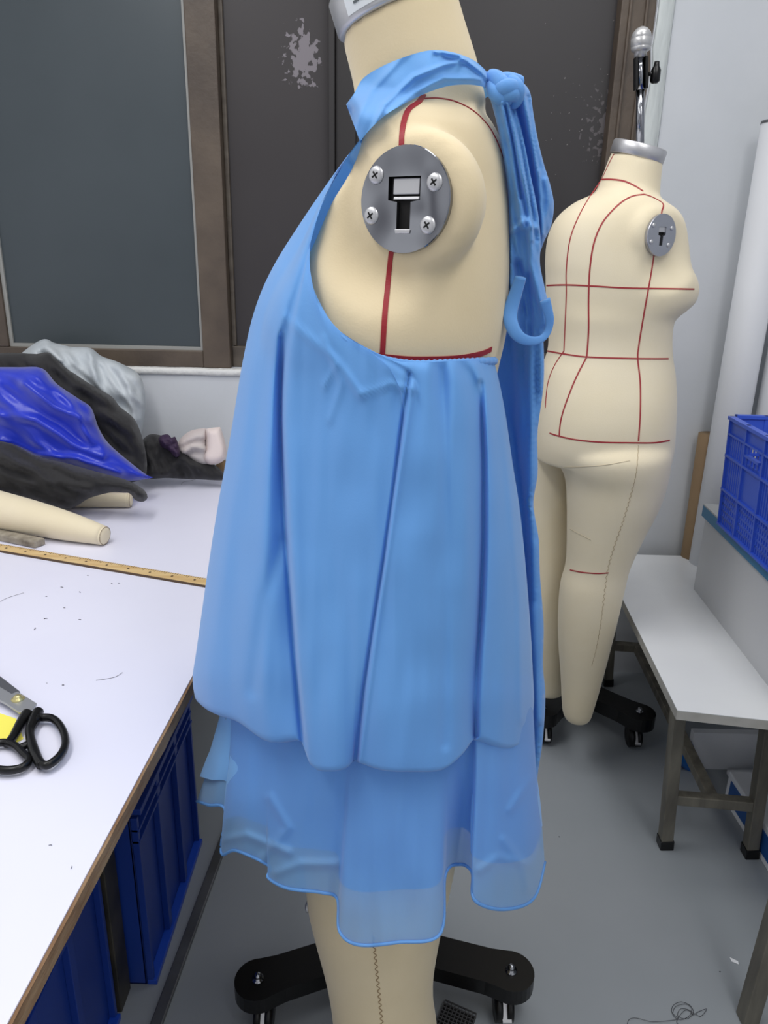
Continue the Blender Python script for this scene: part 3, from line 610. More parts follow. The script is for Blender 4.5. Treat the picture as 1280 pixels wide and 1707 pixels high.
# ------------------------------------------------------------ rolling stand base
def star_base(par, C, lobes, z, arm_w, lobe_r, hub_r, th):
    C = Vector(C)
    n = len(lobes); angs = sorted([(math.atan2(l[1] - C.y, l[0] - C.x), l) for l in lobes])
    out = []
    for k in range(n):
        a, l = angs[k]; a2, l2 = angs[(k + 1) % n]
        if k == n - 1: a2 += 2 * math.pi
        L = Vector((l[0], l[1], 0)); u = Vector((math.cos(a), math.sin(a), 0)); s = Vector((-u.y, u.x, 0))
        for t in range(-8, 9): q = R(t * 13.5); out.append(L + (u * math.cos(q) + s * math.sin(q)) * lobe_r)
        L2 = Vector((l2[0], l2[1], 0)); u2 = Vector((math.cos(a2), math.sin(a2), 0)); s2 = Vector((-u2.y, u2.x, 0))
        p0 = L - u * lobe_r * 1.0 + s * arm_w / 2; p3 = L2 - u2 * lobe_r * 1.0 - s2 * arm_w / 2
        am = (a + a2) / 2; mid = Vector((C.x, C.y, 0)) + Vector((math.cos(am), math.sin(am), 0)) * hub_r
        q0 = Vector((C.x, C.y, 0)) + u * (hub_r * 1.1) + s * arm_w / 2; q3 = Vector((C.x, C.y, 0)) + u2 * (hub_r * 1.1) - s2 * arm_w / 2
        for t in range(0, 17):
            out.append(Vector(cr([tuple(p0), tuple(q0), tuple(mid), tuple(q3), tuple(p3)], 4 * t / 16)))
    g = G(); g.prism([Vector((p.x, p.y, z - th)) for p in out], (0, 0, th)); g.mesh('stand_base', M_blk, par, smooth=False, bevel=0.004)
    for l in lobes:
        G().lathe((l[0], l[1], z), (0, 0, 1), [(0, 0.011), (0.002, 0.011), (0.003, 0.007), (0.008, 0.007), (0.012, 0.005), (0.014, 0.002)], 12).mesh('cap_nut', M_chrome, par)
        d = (Vector((l[0], l[1], 0)) - Vector((C.x, C.y, 0))).normalized(); s = Vector((-d.y, d.x, 0)); w = Vector((l[0], l[1], 0)) - d * 0.012 - Vector((0, 0.012, 0))
        zr = (z - th) * 0.46
        g = G(); g.cyl(w + Vector((-0.016, 0, zr)), w + Vector((-0.004, 0, zr)), zr); g.cyl(w + Vector((0.004, 0, zr)), w + Vector((0.016, 0, zr)), zr)
        g.box((w.x - 0.013, w.y - 0.012, zr), (w.x + 0.013, w.y + 0.014, z - th)); cs = g.mesh('caster', M_blk, par, bevel=0)
        G().prism([w + Vector((-0.010, -0.014, zr * 1.6)), w + Vector((0.010, -0.014, zr * 1.6)), w + Vector((0.012, -0.034, zr * 0.7)), w + Vector((-0.004, -0.034, zr * 0.7))], (0, 0, 0.004)).mesh('brake_tab', M_sat, cs, smooth=False)
    G().cyl((C.x, C.y, z), (C.x, C.y, 1.0), 0.016).mesh('pole', M_sat, par)
    G().lathe((C.x, C.y, z), (0, 0, 1), [(0, 0.05), (0.02, 0.045), (0.05, 0.028), (0.12, 0.026)]).mesh('pole_socket', M_blk, par)

# ------------------------------------------------------------ dress form 1 (wears the blue dress)
aF = R(22); FX, FY = -math.cos(aF), math.sin(aF)     # facing left and a little away
C1 = Vector((0.022, 0.93, 0))
f1 = root('dress_form', (0.022, 0.97, 0), 'large cream dress form on a black star base, wearing the blue dress', 'dress form')
pc1 = P(676, 334, 0.785)                              # arm plate centre
rows = [  # z, front, back, half width, forward shift
 (1.515, .055, .064, .058, .010), (1.495, .056, .070, .064, .008), (1.482, .052, .080, .085, .004), (1.470, .034, .088, .104, .0), (1.455, .022, .096, .120, 0), (1.43, .026, .104, .130, 0), (1.405, .045, .108, .136, 0),
 (1.38, .07, .112, .140, 0), (1.33, .102, .117, .146, 0), (1.28, .14, .118, .152, 0), (1.24, .155, .116, .155, 0), (1.19, .135, .108, .15, 0), (1.12, .11, .100, .142, 0), (1.06, .108, .10, .142, 0), (.98, .125, .125, .16, 0), (.90, .13, .15, .178, 0), (.84, .125, .145, .18, 0), (.79, .115, .12, .165, 0)]
rg = []
for z, a0, a1, w, sh in [cr(rows, t * (len(rows) - 1) / 90) for t in range(91)]:
    rg.append(ell(C1 + Vector((FX, FY, 0)) * sh, FX, FY, a0, a1, w, z, 96, 2.15 if z < 1.46 else 2.0))
LX = Vector((-FY * 1, FX, 0)); LX = Vector((-math.sin(aF), -math.cos(aF), 0))     # towards the camera side of the form
PN = Vector((-math.sin(R(30)), -math.cos(R(30)), 0.02)).normalized()              # arm plate normal
for r_ in rg:
    for v in r_:
        d = v - pc1; side = d.dot(PN)
        inpl = d - PN * side; rad = inpl.length
        if (v - C1).dot(LX) > 0.0 and rad < 0.12 and side > -0.012:
            k = 1.0 if rad < 0.074 else max(0, 1 - (rad - 0.074) / 0.046); k = k * k * (3 - 2 * k)
            v += PN * ((-0.012 - side) * k)
        if False:
            target = -0.004 - 0.0015
            if rad < 0.072: k = 1.0
            else: k = max(0, 1 - (rad - 0.072) / 0.032); k = k * k * (3 - 2 * k)
            push = (target - side) * k
            if rad < 0.072: push += -0.004 * (1 - math.cos(max(0, rad - 0.05) / 0.022 * 1.57)) * 1.5
            v += PN * push
gt = G(); gt.rings(rg); gpad = G(); gpad.lathe(pc1, PN, [(-.06, .060), (-.034, .068), (-.018, .068), (-.008, .0625), (-.0035, .052), (-.003, .01)], 64)
# neck
n0 = Vector((0.040, 0.93, 1.468)); n1 = P(664, 26, 0.93); nd = (n1 - n0).normalized(); nl = (n1 - n0).length
g = G(); g.lathe(n0, nd, [(0, .067), (nl * .4, .068), (nl * .75, .0655), (nl, .0645)], 64); gn = g
cN = Vector((nd.x * 1.25, nd.y, nd.z)).normalized()
g = G(); g.lathe(n1, nd, [(-0.002, .0658), (0.0, .0675), (.002, .0680), (.030, .0680), (.032, .066), (.034, .05)], 64); cap = g.mesh('neck_cap', M_sat, f1)
tr = bvh_of([cap])
# blank label on the cap
vv = []; ff = []; ns = 14
for i in range(ns + 1):
    for j in (0, 1):
        th_ = R(-140 + 100 * i / ns + 0)
        u = nd.cross(Vector((0, 1, 0))).normalized(); w = nd.cross(u).normalized()
        if w.y > 0: w = -w
        dirv = u * math.cos(th_) * 1 + w * (-math.sin(th_))
        vv.append(n1 + nd * (0.004 + 0.024 * j) + dirv * 0.0686); 
for i in range(ns): ff.append((2 * i, 2 * i + 1, 2 * i + 3, 2 * i + 2))
lab_ = mesh('paper_label', vv, ff, mat('label_white', (226, 230, 232), 0.5), f1)
vv = []; ff = []
for k, (a_, b_, z0, z1) in enumerate([(-72, -66, .018, .0225), (-64, -60, .018, .0225), (-58, -50, .019, .022), (-74, -71, .010, .0125), (-70, -64, .0105, .013), (-63, -57, .0105, .013), (-56, -50, .0105, .013)]):
    for th_, zc in ((a_, z0), (b_, z0), (b_, z1), (a_, z1)):
        dirv = u * math.cos(R(th_)) + w * (-math.sin(R(th_))); vv.append(n1 + nd * zc + dirv * 0.0692)
    ff.append((4 * k, 4 * k + 1, 4 * k + 2, 4 * k + 3))
mesh('printed_marks', vv, ff, mat('label_ink', (96, 102, 104), 0.6), lab_, smooth=False)
# legs of the form
def leg(name, par, tab, Yf, m, dx=0.0, depth=1.0, asp=1.0):
    rg = []
    for i in range(60):
        y, xa, xb, Y = cr(tab, (len(tab) - 1) * i / 59)
        a, b = P(xa, y, Y), P(xb, y, Y); c = (a + b) / 2; w = (b - a).length / 2; dd_ = (b - a).normalized()
        rg.append([c + dd_ * (w * math.cos(t)) + Vector((0, 1, 0)) * (w * asp * math.sin(t)) for t in [2 * math.pi * k / 48 for k in range(48)]])
    g = G(); g.rings(rg); return g
lt1 = [(1180, 500, 790, .88), (1280, 502, 780, .88), (1400, 505, 764, .88), (1490, 512, 747, .88), (1540, 522, 736, .88), (1610, 540, 724, .88), (1660, 550, 722, .88), (1707, 556, 728, .88), (1780, 566, 734, .87), (1860, 582, 730, .86), (1940, 598, 716, .85), (2010, 612, 704, .84)]
legA = leg('leg', f1, lt1, 0, M_skin1, asp=0.95)
rgf = []
for z, r0_ in [cr([(0.82, .10), (.7, .098), (.55, .082), (.45, .07), (.36, .068), (.25, .06), (.15, .048)], 6 * t / 30) for t in range(31)]:
    rgf.append(ell(Vector((0.035 + (0.82 - z) * 0.0, 1.035, 0)), FX, FY, r0_, r0_, r0_ * .9, z, 40))
g = G(); g.rings(rgf); body1 = fused('body', [gt, gn, legA, g, gpad], M_skin1, f1, it=5)
# arm plate
up = (Vector((0, 0, 1)) - PN * PN.z).normalized(); rt = up.cross(PN).normalized()
rt = -rt if rt.x < 0 else rt
pr = 0.0485
PC = pc1
upv = (up * math.cos(R(-4)) + rt * math.sin(R(-4)) * -1).normalized(); rtv = (rt * math.cos(R(-4)) + up * math.sin(R(-4))).normalized()
upv = up; rtv = rt
def pp(u_, v_, n_=0.0): return PC + rtv * u_ + upv * v_ + PN * n_
# T slot outline (metres): wide head above, narrow stem below
T = [(-0.020, 0.020), (0.020, 0.020), (0.020, -0.004), (0.0085, -0.006), (0.0085, -0.034), (-0.0085, -0.034), (-0.0085, -0.006), (-0.020, -0.004)]
T = [(x * .88, (y + 0.004) * .88) for x, y in T]
def plate_mesh(par, pp, T, pr, m, mh, scale=1.0, hdr=True):
    N = 72; circ = [(pr * math.cos(2 * math.pi * k / N), pr * math.sin(2 * math.pi * k / N)) for k in range(N)]
    pts = [Vector(p) for p in circ] + [Vector(p) for p in T]
    e = [(i, (i + 1) % N) for i in range(N)] + [(N + i, N + (i + 1) % len(T)) for i in range(len(T))]
    vs, es, fs, *_ = delaunay_2d_cdt(pts, e, [], 0, 1e-6)
    def inT(x, y):
        r = False; n = len(T)
        for i in range(n):
            x0, y0 = T[i]; x1, y1 = T[(i + 1) % n]
            if (y0 > y) != (y1 > y) and x < (x1 - x0) * (y - y0) / (y1 - y0) + x0: r = not r
        return r
    dome = lambda x, y: 0.005 * (1 - (x * x + y * y) / pr ** 2)
    keep = [f for f in fs if not inT(sum(vs[i].x for i in f) / len(f), sum(vs[i].y for i in f) / len(f))]
    top = [pp(v.x, v.y, 0.0035 * scale + dome(v.x, v.y) * 0) for v in vs]; g = G(); g.add(top, keep)
    ring = [pp(x, y, 0.0035 * scale) for x, y in circ]; ring2 = [pp(x * 1.012, y * 1.012, 0.002 * scale) for x, y in circ]; ring3 = [pp(x, y, -0.004 * scale) for x, y in circ]
    g.rings([ring, ring2, ring3], cap=False)
    tw = [pp(x, y, 0.0035 * scale) for x, y in T]; tw2 = [pp(x, y, -0.006 * scale) for x, y in T]; g.rings([tw, tw2], cap=False)
    pl_ = mesh('arm_plate', g.v, g.f, m, par, smooth=False)
    mesh('slot_back', [pp(x * 1.05, y * 1.05, -0.0028 * scale) for x, y in T], [tuple(range(len(T)))], mh, pl_, smooth=False)
    return pl_
M_pol = mat('polished_plate', (146, 148, 154), 0.1, 1.0, bump=1.0, bscale=16)
for n_o in M_pol.node_tree.nodes:
    if n_o.type == 'TEX_NOISE': n_o.inputs['Detail'].default_value = 0.0
plate = plate_mesh(f1, pp, T, pr, M_pol, M_hole)
pp_raw = pp
def pp(u_, v_, n_=0.0): return pp_raw(u_ * .88, v_ * .88, n_)
# the slot's folded tongue and lip
g = G(); g.prism([pp(-.0155, .0225, -.002), pp(.0175, .0225, -.002), pp(.0175, .006, -.0015), pp(-.0155, .006, -.0015)], PN * 0.003); g.prism([pp(-.0155, .004, -.002), pp(.0175, .004, -.002), pp(.0175, .0005, -.001), pp(-.0155, .0005, -.001)], PN * 0.0022)
g.mesh('slot_tongue', M_sat, plate, smooth=False, bevel=0.001)
g = G(); g.prism([pp(-.010, -.030, .0036), pp(.010, -.030, .0036), pp(.009, -.0345, .0036), pp(-.009, -.0345, .0036)], PN * 0.0012)
g.mesh('slot_lip', M_sat, plate, smooth=False, bevel=0.0006)
for (x, y) in ((-0.036, 0.026), (0.037, 0.017), (-0.041, -0.016), (0.031, -0.026)):
    sc_ = G().lathe(pp(x, y, 0.0034), PN, [(0, .0085), (.0012, .0082), (.0024, .0066), (.003, .004), (.0031, .0006)], 24).mesh('screw', M_sat, plate)
    g = G()
    for ang in (35, 125):
        u_ = rtv * math.cos(R(ang)) + upv * math.sin(R(ang)); w_ = PN.cross(u_); c = pp(x, y, 0.0062)
        g.prism([c - u_ * .0038 - w_ * .0008, c + u_ * .0038 - w_ * .0008, c + u_ * .0038 + w_ * .0008, c - u_ * .0038 + w_ * .0008], PN * 0.0005)
    g.mesh('screw_slot', M_hole, sc_, smooth=False)
tree1 = bvh_of([body1])
tape('side_seam_tape', [(706, 158), (698, 170), (682, 182), (674, 200), (670, 225), (669, 252)], tree1, 0.0055, M_red, f1)
tape('side_seam_tape', [(654, 408), (650, 440), (646, 480), (641, 530), (637, 600)], tree1, 0.0055, M_red, f1)
tape('princess_line_tape', [(702, 165), (730, 164), (760, 170), (790, 186), (815, 212), (832, 245), (843, 280), (849, 310), (850, 345)], tree1, 0.0014, M_red, f1)
tape('bust_line_tape', [(600, 590), (660, 597), (700, 599), (760, 597), (800, 590), (819, 582)], tree1, 0.006, M_red, f1)
zz_ = [(622 + 1.0 * ((i % 2) * 8 - 4) * 0.6 + (i * 4.6) * 0.10, 1560 + i * 4.6) for i in range(34)]
tape('zigzag_seam', zz_, tree1, 0.0010, mat('tan_stitch', (150, 128, 96), 0.8), f1, n=34 * 3)
star_base(f1, (0.02, 1.09, 0), [tuple(Z(430, 1632, .1))[:2], tuple(Z(852, 1618, .1))[:2], (0.02, 1.36), (0.02, 0.80)], 0.10, 0.072, 0.042, 0.06, 0.032)
kn = P(515, 1512, 0.90)
G().lathe(kn, (-1, -0.1, 0), [(-0.03, 0.004), (0, .004), (.001, .008), (.004, .008), (.006, .003)], 12).mesh('side_screw', M_sat, f1)

# ------------------------------------------------------------ the blue dress
dr = root('blue_dress', (0.0, 0.93, 0.5), 'sky blue chiffon halter neck mini dress with bubble overlay, on the near dress form', 'dress')
def drape(name, cols, Yc, Btab, skew, M, N, mat_, par, curl=None, backB=None, backn=48, bodytree=None, wr=0.003, ripple=0.0, wrap=True, gap=0.006, smooth=10, dil=False, extraridge=()):
    rs = [resample(c, M) for c in cols]
    Lc_, Rc_ = cols[0], cols[-1]
    def edge(c, y):
        t = sorted([(p[1], p[0]) for p in c]); return lerp_tab(t, y)
    PX = []; YY = []; NZ = []
    for j in range(M):
        row = [r_[j] for r_ in rs]; a1 = []; a2 = []; a3 = []
        for i in range(N):
            t = (len(cols) - 1) * i / (N - 1); px, py, off = cr(row, t)
            xa, xb = edge(Lc_, py), edge(Rc_, py); mid, half = (xa + xb) / 2, (xb - xa) / 2
            s = max(-1, min(1, (px - mid) / half)); B = lerp_tab(Btab, py)
            w = math.sqrt(max(0, 1 - s * s))
            nz = noise.noise(Vector((px / 22, py / 160, 1.7))) * wr + noise.noise(Vector((px / 60, py / 90, 5.1))) * wr
            for line, amp, wd in extraridge: nz += amp * math.exp(-(seg_dist(px, py, line) / wd) ** 2)
            Y = Yc - skew * s - B * w
            if bodytree is not None:
                for ox in (0, -9, 9, 18) if dil else (0,):
                    dn_ = ray(px + ox, py).normalized(); hit, _, _, ds = bodytree.ray_cast(CAM, dn_)
                    if hit is not None and Y > hit.y - gap + abs(ox) * .0004: Y = hit.y - gap + abs(ox) * .0004
            a1.append((px, py)); a2.append(Y); a3.append((off * 0.01 + nz) * min(1, w * 2.2))
        PX.append(a1); YY.append(a2); NZ.append(a3)
    for _ in range(smooth):
        Y2 = [r_[:] for r_ in YY]
        for j in range(M):
            for i in range(1, N - 1):
                u = YY[max(j - 1, 0)][i]; d = YY[min(j + 1, M - 1)][i]
                Y2[j][i] = min(YY[j][i] + 0.0006, (u + d + YY[j][i - 1] + YY[j][i + 1]) / 4)
        YY = Y2
    rows = [[P(PX[j][i][0], PX[j][i][1], YY[j][i] - NZ[j][i]) for i in range(N)] for j in range(M)]
    full = []
    for j, ring in enumerate(rows):
        if wrap:
            a, b = ring[-1], ring[0]; bB = backB if backB else 0.15; out = []
            wdt = (b - a); bw = bB * min(1, wdt.length / 0.3)
            for k in range(1, backn):
                th = math.pi * k / backn; cth = math.cos(th); u = 0.5 - 0.5 * math.copysign(abs(cth) ** 0.75, cth); p = a.lerp(b, u); p = p + Vector((0, 1, 0)) * (bw * math.sin(th) ** 0.75 + ripple * math.sin(k * 1.15) * math.sin(th))
                out.append(p)
            full.append(ring + out)
        else: full.append(ring)
    if curl:
        base = full[-1]; c = sum(base, Vector()) / len(base)
        for inn, dz in curl:
            full.append([p + (Vector((c.x - p.x, c.y - p.y, 0)).normalized() * inn) + Vector((0, 0, dz)) for p in base])
    n = len(full[0]); v = [p for r_ in full for p in r_]; f = []
    for i in range(len(full) - 1):
        for j in range(n if wrap else n - 1): k = (j + 1) % n; f.append((i * n + j, i * n + k, (i + 1) * n + k, (i + 1) * n + j))
    o = mesh(name, v, f, mat_, par); return o, rows
D = lambda *a: list(a)
overlay = [
 [(600, 232, 0), (558, 288, 0), (505, 365, 0), (455, 445, 0), (425, 515, 0), (405, 600, 0), (385, 720, 0), (362, 850, 0), (345, 960, 0), (328, 1080, 0), (321, 1130, 0), (325, 1163, 0)],
 [(596, 238, 0), (556, 293, 0), (500, 380, 0), (456, 465, 0), (432, 540, 0), (416, 620, .6), (402, 720, 1), (382, 850, 1), (366, 960, 1), (350, 1080, 1), (343, 1140, 1), (346, 1180, 1)],
 [(590, 246, 0), (554, 300, 0), (508, 385, .3), (470, 470, .3), (450, 550, .4), (437, 640, .6), (424, 740, .6), (410, 850, .4), (398, 960, .4), (388, 1080, .4), (385, 1150, .4), (390, 1197, .4)],
 [(582, 258, 0), (549, 312, 0), (518, 385, .5), (488, 470, .6), (465, 550, .8), (455, 640, 1.2), (450, 740, 1.4), (444, 850, 1.4), (440, 960, 1.4), (437, 1080, 1.2), (438, 1170, 1.2), (441, 1231, 1.2)],
 [(573, 272, 0), (543, 325, 0), (521, 390, .3), (500, 470, 0), (479, 550, -.2), (468, 640, -.8), (467, 740, -1.2), (470, 850, -1.4), (477, 960, -1.5), (486, 1080, -1.2), (492, 1170, -.8), (496, 1232, 0)],
 [(563, 290, 0), (536, 342, 0), (518, 400, .3), (506, 470, .5), (492, 550, .6), (480, 640, .9), (478, 740, 1.0), (484, 850, .9), (490, 960, .9), (499, 1080, .9), (508, 1180, 1.4), (519, 1276, 1.6)],
 [(550, 312, 0), (529, 360, 0), (516, 410, .3), (515, 470, .4), (512, 550, .3), (508, 640, .2), (508, 740, .1), (512, 850, .1), (518, 960, .2), (528, 1080, .5), (538, 1180, 1.2), (548, 1283, 1.6)],
 [(530, 358, 0), (517, 405, 0), (517, 450, .3), (528, 510, .5), (540, 580, .2), (548, 660, -.2), (553, 760, -.4), (557, 860, -.5), (561, 970, -.4), (566, 1080, .1), (570, 1180, .8), (573, 1279, 1.0)],
 [(515, 410, 0), (514, 440, 0), (520, 480, .2), (545, 540, .5), (578, 610, .4), (600, 680, 0), (606, 770, -.3), (604, 860, -.5), (599, 970, -.4), (594, 1080, 0), (589, 1180, .2), (586, 1268, .0)],
 [(519, 475, 0), (540, 524, .2), (575, 560, .3), (610, 600, .3), (640, 650, .1), (648, 720, -.1), (645, 790, -.3), (636, 870, -.3), (626, 970, -.2), (612, 1080, 0), (600, 1180, -.4), (590, 1266, -1.0)],
 [(550, 538, 0), (590, 574, .2), (630, 596, .3), (656, 625, .4), (668, 670, .1), (665, 740, 0), (657, 800, 0), (648, 880, 0), (638, 970, 0), (625, 1080, .2), (612, 1180, .2), (600, 1270, 0)],
 [(640, 595, 0), (660, 604, .2), (675, 618, .2), (684, 640, .5), (682, 690, .6), (675, 760, .5), (668, 830, .4), (660, 900, .4), (652, 990, .5), (645, 1080, .7), (640, 1180, 1.3), (640, 1282, 1.4)],
 [(700, 604, 0), (703, 615, .5), (706, 640, .7), (708, 680, .9), (708, 740, .9), (706, 800, .8), (702, 880, .8), (698, 960, .8), (694, 1040, .9), (690, 1110, 1.1), (688, 1190, 1.6), (688, 1284, 1.6)],
 [(730, 603, 0), (732, 615, -.3), (735, 640, -.3), (738, 680, .2), (740, 740, .6), (741, 800, .6), (740, 880, .5), (738, 960, .5), (736, 1040, .6), (734, 1110, .8), (735, 1190, 1.2), (738, 1281, 1.3)],
 [(752, 602, 0), (756, 615, .3), (762, 640, .6), (768, 680, .7), (772, 740, .7), (773, 800, .6), (773, 880, .5), (771, 960, .4), (767, 1040, .4), (764, 1110, .4), (763, 1180, .6), (768, 1260, .5)],
 [(770, 602, 0), (777, 615, -.4), (788, 640, -.5), (797, 680, -.6), (800, 740, -.7), (801, 800, -.8), (801, 880, -.9), (800, 960, -.9), (796, 1040, -.9), (790, 1110, -.8), (787, 1170, -.6), (790, 1232, -.5)],
 [(786, 601, 0), (793, 615, .4), (801, 640, .7), (808, 680, .8), (813, 740, .9), (816, 800, .9), (817, 880, .8), (816, 960, .8), (812, 1040, .8), (805, 1110, .9), (801, 1170, 1.0), (805, 1229, .7)],
 [(799, 600, 0), (806, 615, 0), (815, 640, .2), (823, 680, .3), (831, 740, .4), (837, 800, .4), (843, 880, .4), (846, 960, .5), (848, 1040, .6), (848, 1110, .8), (849, 1175, 1.1), (851, 1244, 1.0)],
 [(811, 600, 0), (817, 615, 0), (825, 640, 0), (834, 690, .2), (843, 750, .3), (852, 820, .3), (862, 890, .3), (868, 970, .4), (872, 1050, .5), (876, 1115, .6), (878, 1175, .7), (879, 1228, .5)],
 [(822, 600, 0), (826, 612, 0), (834, 645, 0), (844, 700, 0), (854, 770, 0), (865, 840, 0), (873, 910, 0), (880, 990, 0), (885, 1060, 0), (888, 1120, 0), (890, 1165, 0), (888, 1195, 0)]]
curl = [(0.004, -0.005), (0.013, -0.007), (0.022, -0.002), (0.027, 0.012), (0.026, 0.04)]
tree_t = tree1
wr1 = [([(682, 622), (668, 720), (655, 820), (640, 930), (622, 1040), (606, 1150), (594, 1272)], -.007, 3.2), ([(689, 640), (674, 740), (650, 900), (630, 1040), (600, 1270)], .004, 5), ([(469, 560), (468, 700), (476, 880), (490, 1080), (505, 1240)], -.010, 5), ([(802, 640), (806, 760), (806, 900), (798, 1080), (792, 1225)], -.010, 5), ([(838, 660), (850, 800), (866, 1000), (870, 1200)], .006, 7), ([(735, 612), (742, 690), (744, 900), (742, 1240)], -.003, 9), ([(470, 900), (440, 1000), (420, 1150)], -.005, 12), ([(475, 530), (560, 600), (600, 655)], .004, 7), ([(540, 565), (570, 640), (550, 700)], .003, 6), ([(600, 660), (650, 640), (690, 650)], .003, 6), ([(560, 610), (540, 645)], .003, 5)]
drape('overlay', overlay, 0.93, [(230, 0.05), (400, 0.11), (600, 0.165), (900, 0.19), (1280, 0.215)], 0.045, 130, 330, M_blue, dr, curl=curl, backB=0.235, bodytree=tree_t, gap=0.015, dil=True, ripple=0.006, extraridge=wr1)
# inner opaque lining and the sheer lower tier
skirt = [
 [(392, 1120, 0), (372, 1170, 0), (358, 1230, 0), (345, 1285, 0), (335, 1315, 0), (328, 1338, 0)],
 [(396, 1120, .4), (380, 1170, .4), (372, 1230, .4), (362, 1290, .4), (355, 1325, .4), (348, 1345, .4)],
 [(398, 1120, 0), (388, 1170, -.4), (384, 1230, -.5), (381, 1290, -.5), (378, 1325, -.6), (375, 1353, -.6)],
 [(400, 1120, 0), (388, 1180, .4), (384, 1250, .6), (378, 1320, .8), (372, 1370, 1), (369, 1424, 1)],
 [(415, 1120, 0), (404, 1180, .6), (400, 1250, .8), (396, 1320, 1.2), (394, 1370, 1.4), (394, 1421, 1.6)],
 [(450, 1120, 0), (442, 1180, .2), (440, 1260, .2), (438, 1330, .3), (440, 1390, .2), (449, 1447, 0)],
 [(470, 1120, 0), (462, 1180, 0), (458, 1260, 0), (452, 1330, .2), (448, 1400, .5), (447, 1466, .8)],
 [(495, 1120, 0), (488, 1180, .3), (484, 1260, .4), (480, 1330, .5), (478, 1410, .8), (480, 1484, 1.2)],
 [(535, 1120, 0), (532, 1180, 0), (530, 1260, 0), (528, 1340, 0), (530, 1420, 0), (536, 1491, 0)],
 [(570, 1120, 0), (570, 1180, -.3), (571, 1260, -.5), (570, 1340, -.8), (566, 1420, -1), (562, 1502, -1)],
 [(592, 1120, 0), (591, 1180, 0), (589, 1260, .2), (582, 1350, .6), (574, 1450, 1.2), (566, 1556, 1.8)],
 [(615, 1120, 0), (613, 1180, .4), (611, 1270, .8), (607, 1370, 1.2), (602, 1470, 1.8), (598, 1578, 2.2)],
 [(660, 1120, 0), (660, 1190, .5), (660, 1290, 1), (660, 1390, 1.4), (660, 1480, 1.8), (662, 1574, 2.2)],
 [(712, 1120, 0), (716, 1190, .4), (720, 1290, .8), (725, 1390, 1.2), (730, 1480, 1.6), (733, 1560, 1.8)],
 [(740, 1120, 0), (744, 1180, -.2), (747, 1260, -.6), (748, 1340, -1), (746, 1400, -1.6), (742, 1462, -1.2)],
 [(760, 1120, 0), (764, 1180, -1), (768, 1260, -1.8), (770, 1330, -2.4), (769, 1390, -2.8), (766, 1444, -3)],
 [(780, 1120, 0), (784, 1180, -.6), (787, 1260, -.8), (788, 1330, -1), (787, 1400, -1), (786, 1458, -1)],
 [(795, 1120, 0), (797, 1190, .4), (797, 1270, .8), (794, 1350, 1.2), (790, 1430, 1.6), (790, 1503, 1.8)],
 [(830, 1120, 0), (832, 1190, .4), (834, 1280, .8), (834, 1360, 1.2), (834, 1440, 1.4), (836, 1519, 1.6)],
 [(862, 1120, 0), (868, 1190, .2), (873, 1280, .4), (878, 1350, .8), (884, 1430, 1), (888, 1502, 1)],
 [(884, 1120, 0), (889, 1190, 0), (893, 1270, 0), (898, 1330, 0), (904, 1385, 0), (908, 1440, 0)]]
sk_wr = [([(372, 1400), (410, 1392), (480, 1420)], .006, 7), ([(450, 1330), (480, 1380), (430, 1440)], .005, 8), ([(460, 1455), (500, 1440), (560, 1440)], .005, 7), ([(840, 1400), (870, 1440), (880, 1480)], .005, 7), ([(850, 1350), (885, 1300)], .005, 7), ([(800, 1450), (830, 1430), (880, 1440)], .004, 7)]
skirt_o, srows = drape('sheer_skirt', skirt, 0.93, [(1120, .17), (1280, .19), (1580, .225)], 0.055, 90, 360, M_sheer, dr, backB=0.235, ripple=0.012, extraridge=sk_wr, wr=.003)
# hem band of the sheer tier
hg = G(); hg.tube([p + Vector((0, -0.001, 0.004)) for p in srows[-1]], 0.0018, 6, flat=1.2); hg.mesh('hem', M_hemline, dr)
lin = []
for c in skirt:
    q = []
    for (x, y, o) in c:
        yy = 1120 + (y - 1120) * 0.80; xx = 640 + (x - 640) * 0.985; q.append((xx, yy, o * 0.7))
    lin.append(q)
drape('lining', lin, 0.93, [(1120, .155), (1280, .172), (1580, .20)], 0.05, 60, 240, mat('blue_lining', (122, 182, 244), 0.7, sheen=0.2, trans=0.1), dr, backB=0.17, ripple=0.01, wr=.003)
# far back panel hanging behind
def back_y(px, py):
    return lerp_tab([(165, 0.905), (560, 1.0), (1330, 1.03)], py) + max(0, 900 - px) * 0.0011 * lerp_tab([(165, 0.2), (560, 1)], py)
pillow('back_panel', [(838, 166), (858, 164), (868, 240), (880, 330), (890, 430), (902, 520), (906, 575), (906, 640), (896, 720), (896, 790), (889, 840), (898, 900), (900, 960), (906, 1040), (905, 1110), (909, 1160), (905, 1230), (897, 1285), (892, 1320), (872, 1320), (850, 1230), (800, 1180), (740, 1150), (690, 1100), (690, 900), (715, 700), (770, 600), (830, 520), (846, 400), (843, 280)],
       back_y, 0.012, 9, M_blue, dr, ridges=[([(880, 480), (884, 580), (886, 760), (884, 900), (896, 1200)], .012, 7), ([(850, 520), (852, 700), (872, 860), (880, 1000)], -.012, 9), ([(864, 500), (868, 740), (880, 840)], .008, 6), ([(895, 580), (892, 700), (893, 900)], -.006, 4), ([(800, 600), (790, 1100)], .012, 14), ([(750, 700), (740, 1100)], -.012, 14)], wr=(0.008, 90, 14, 120), step=6)
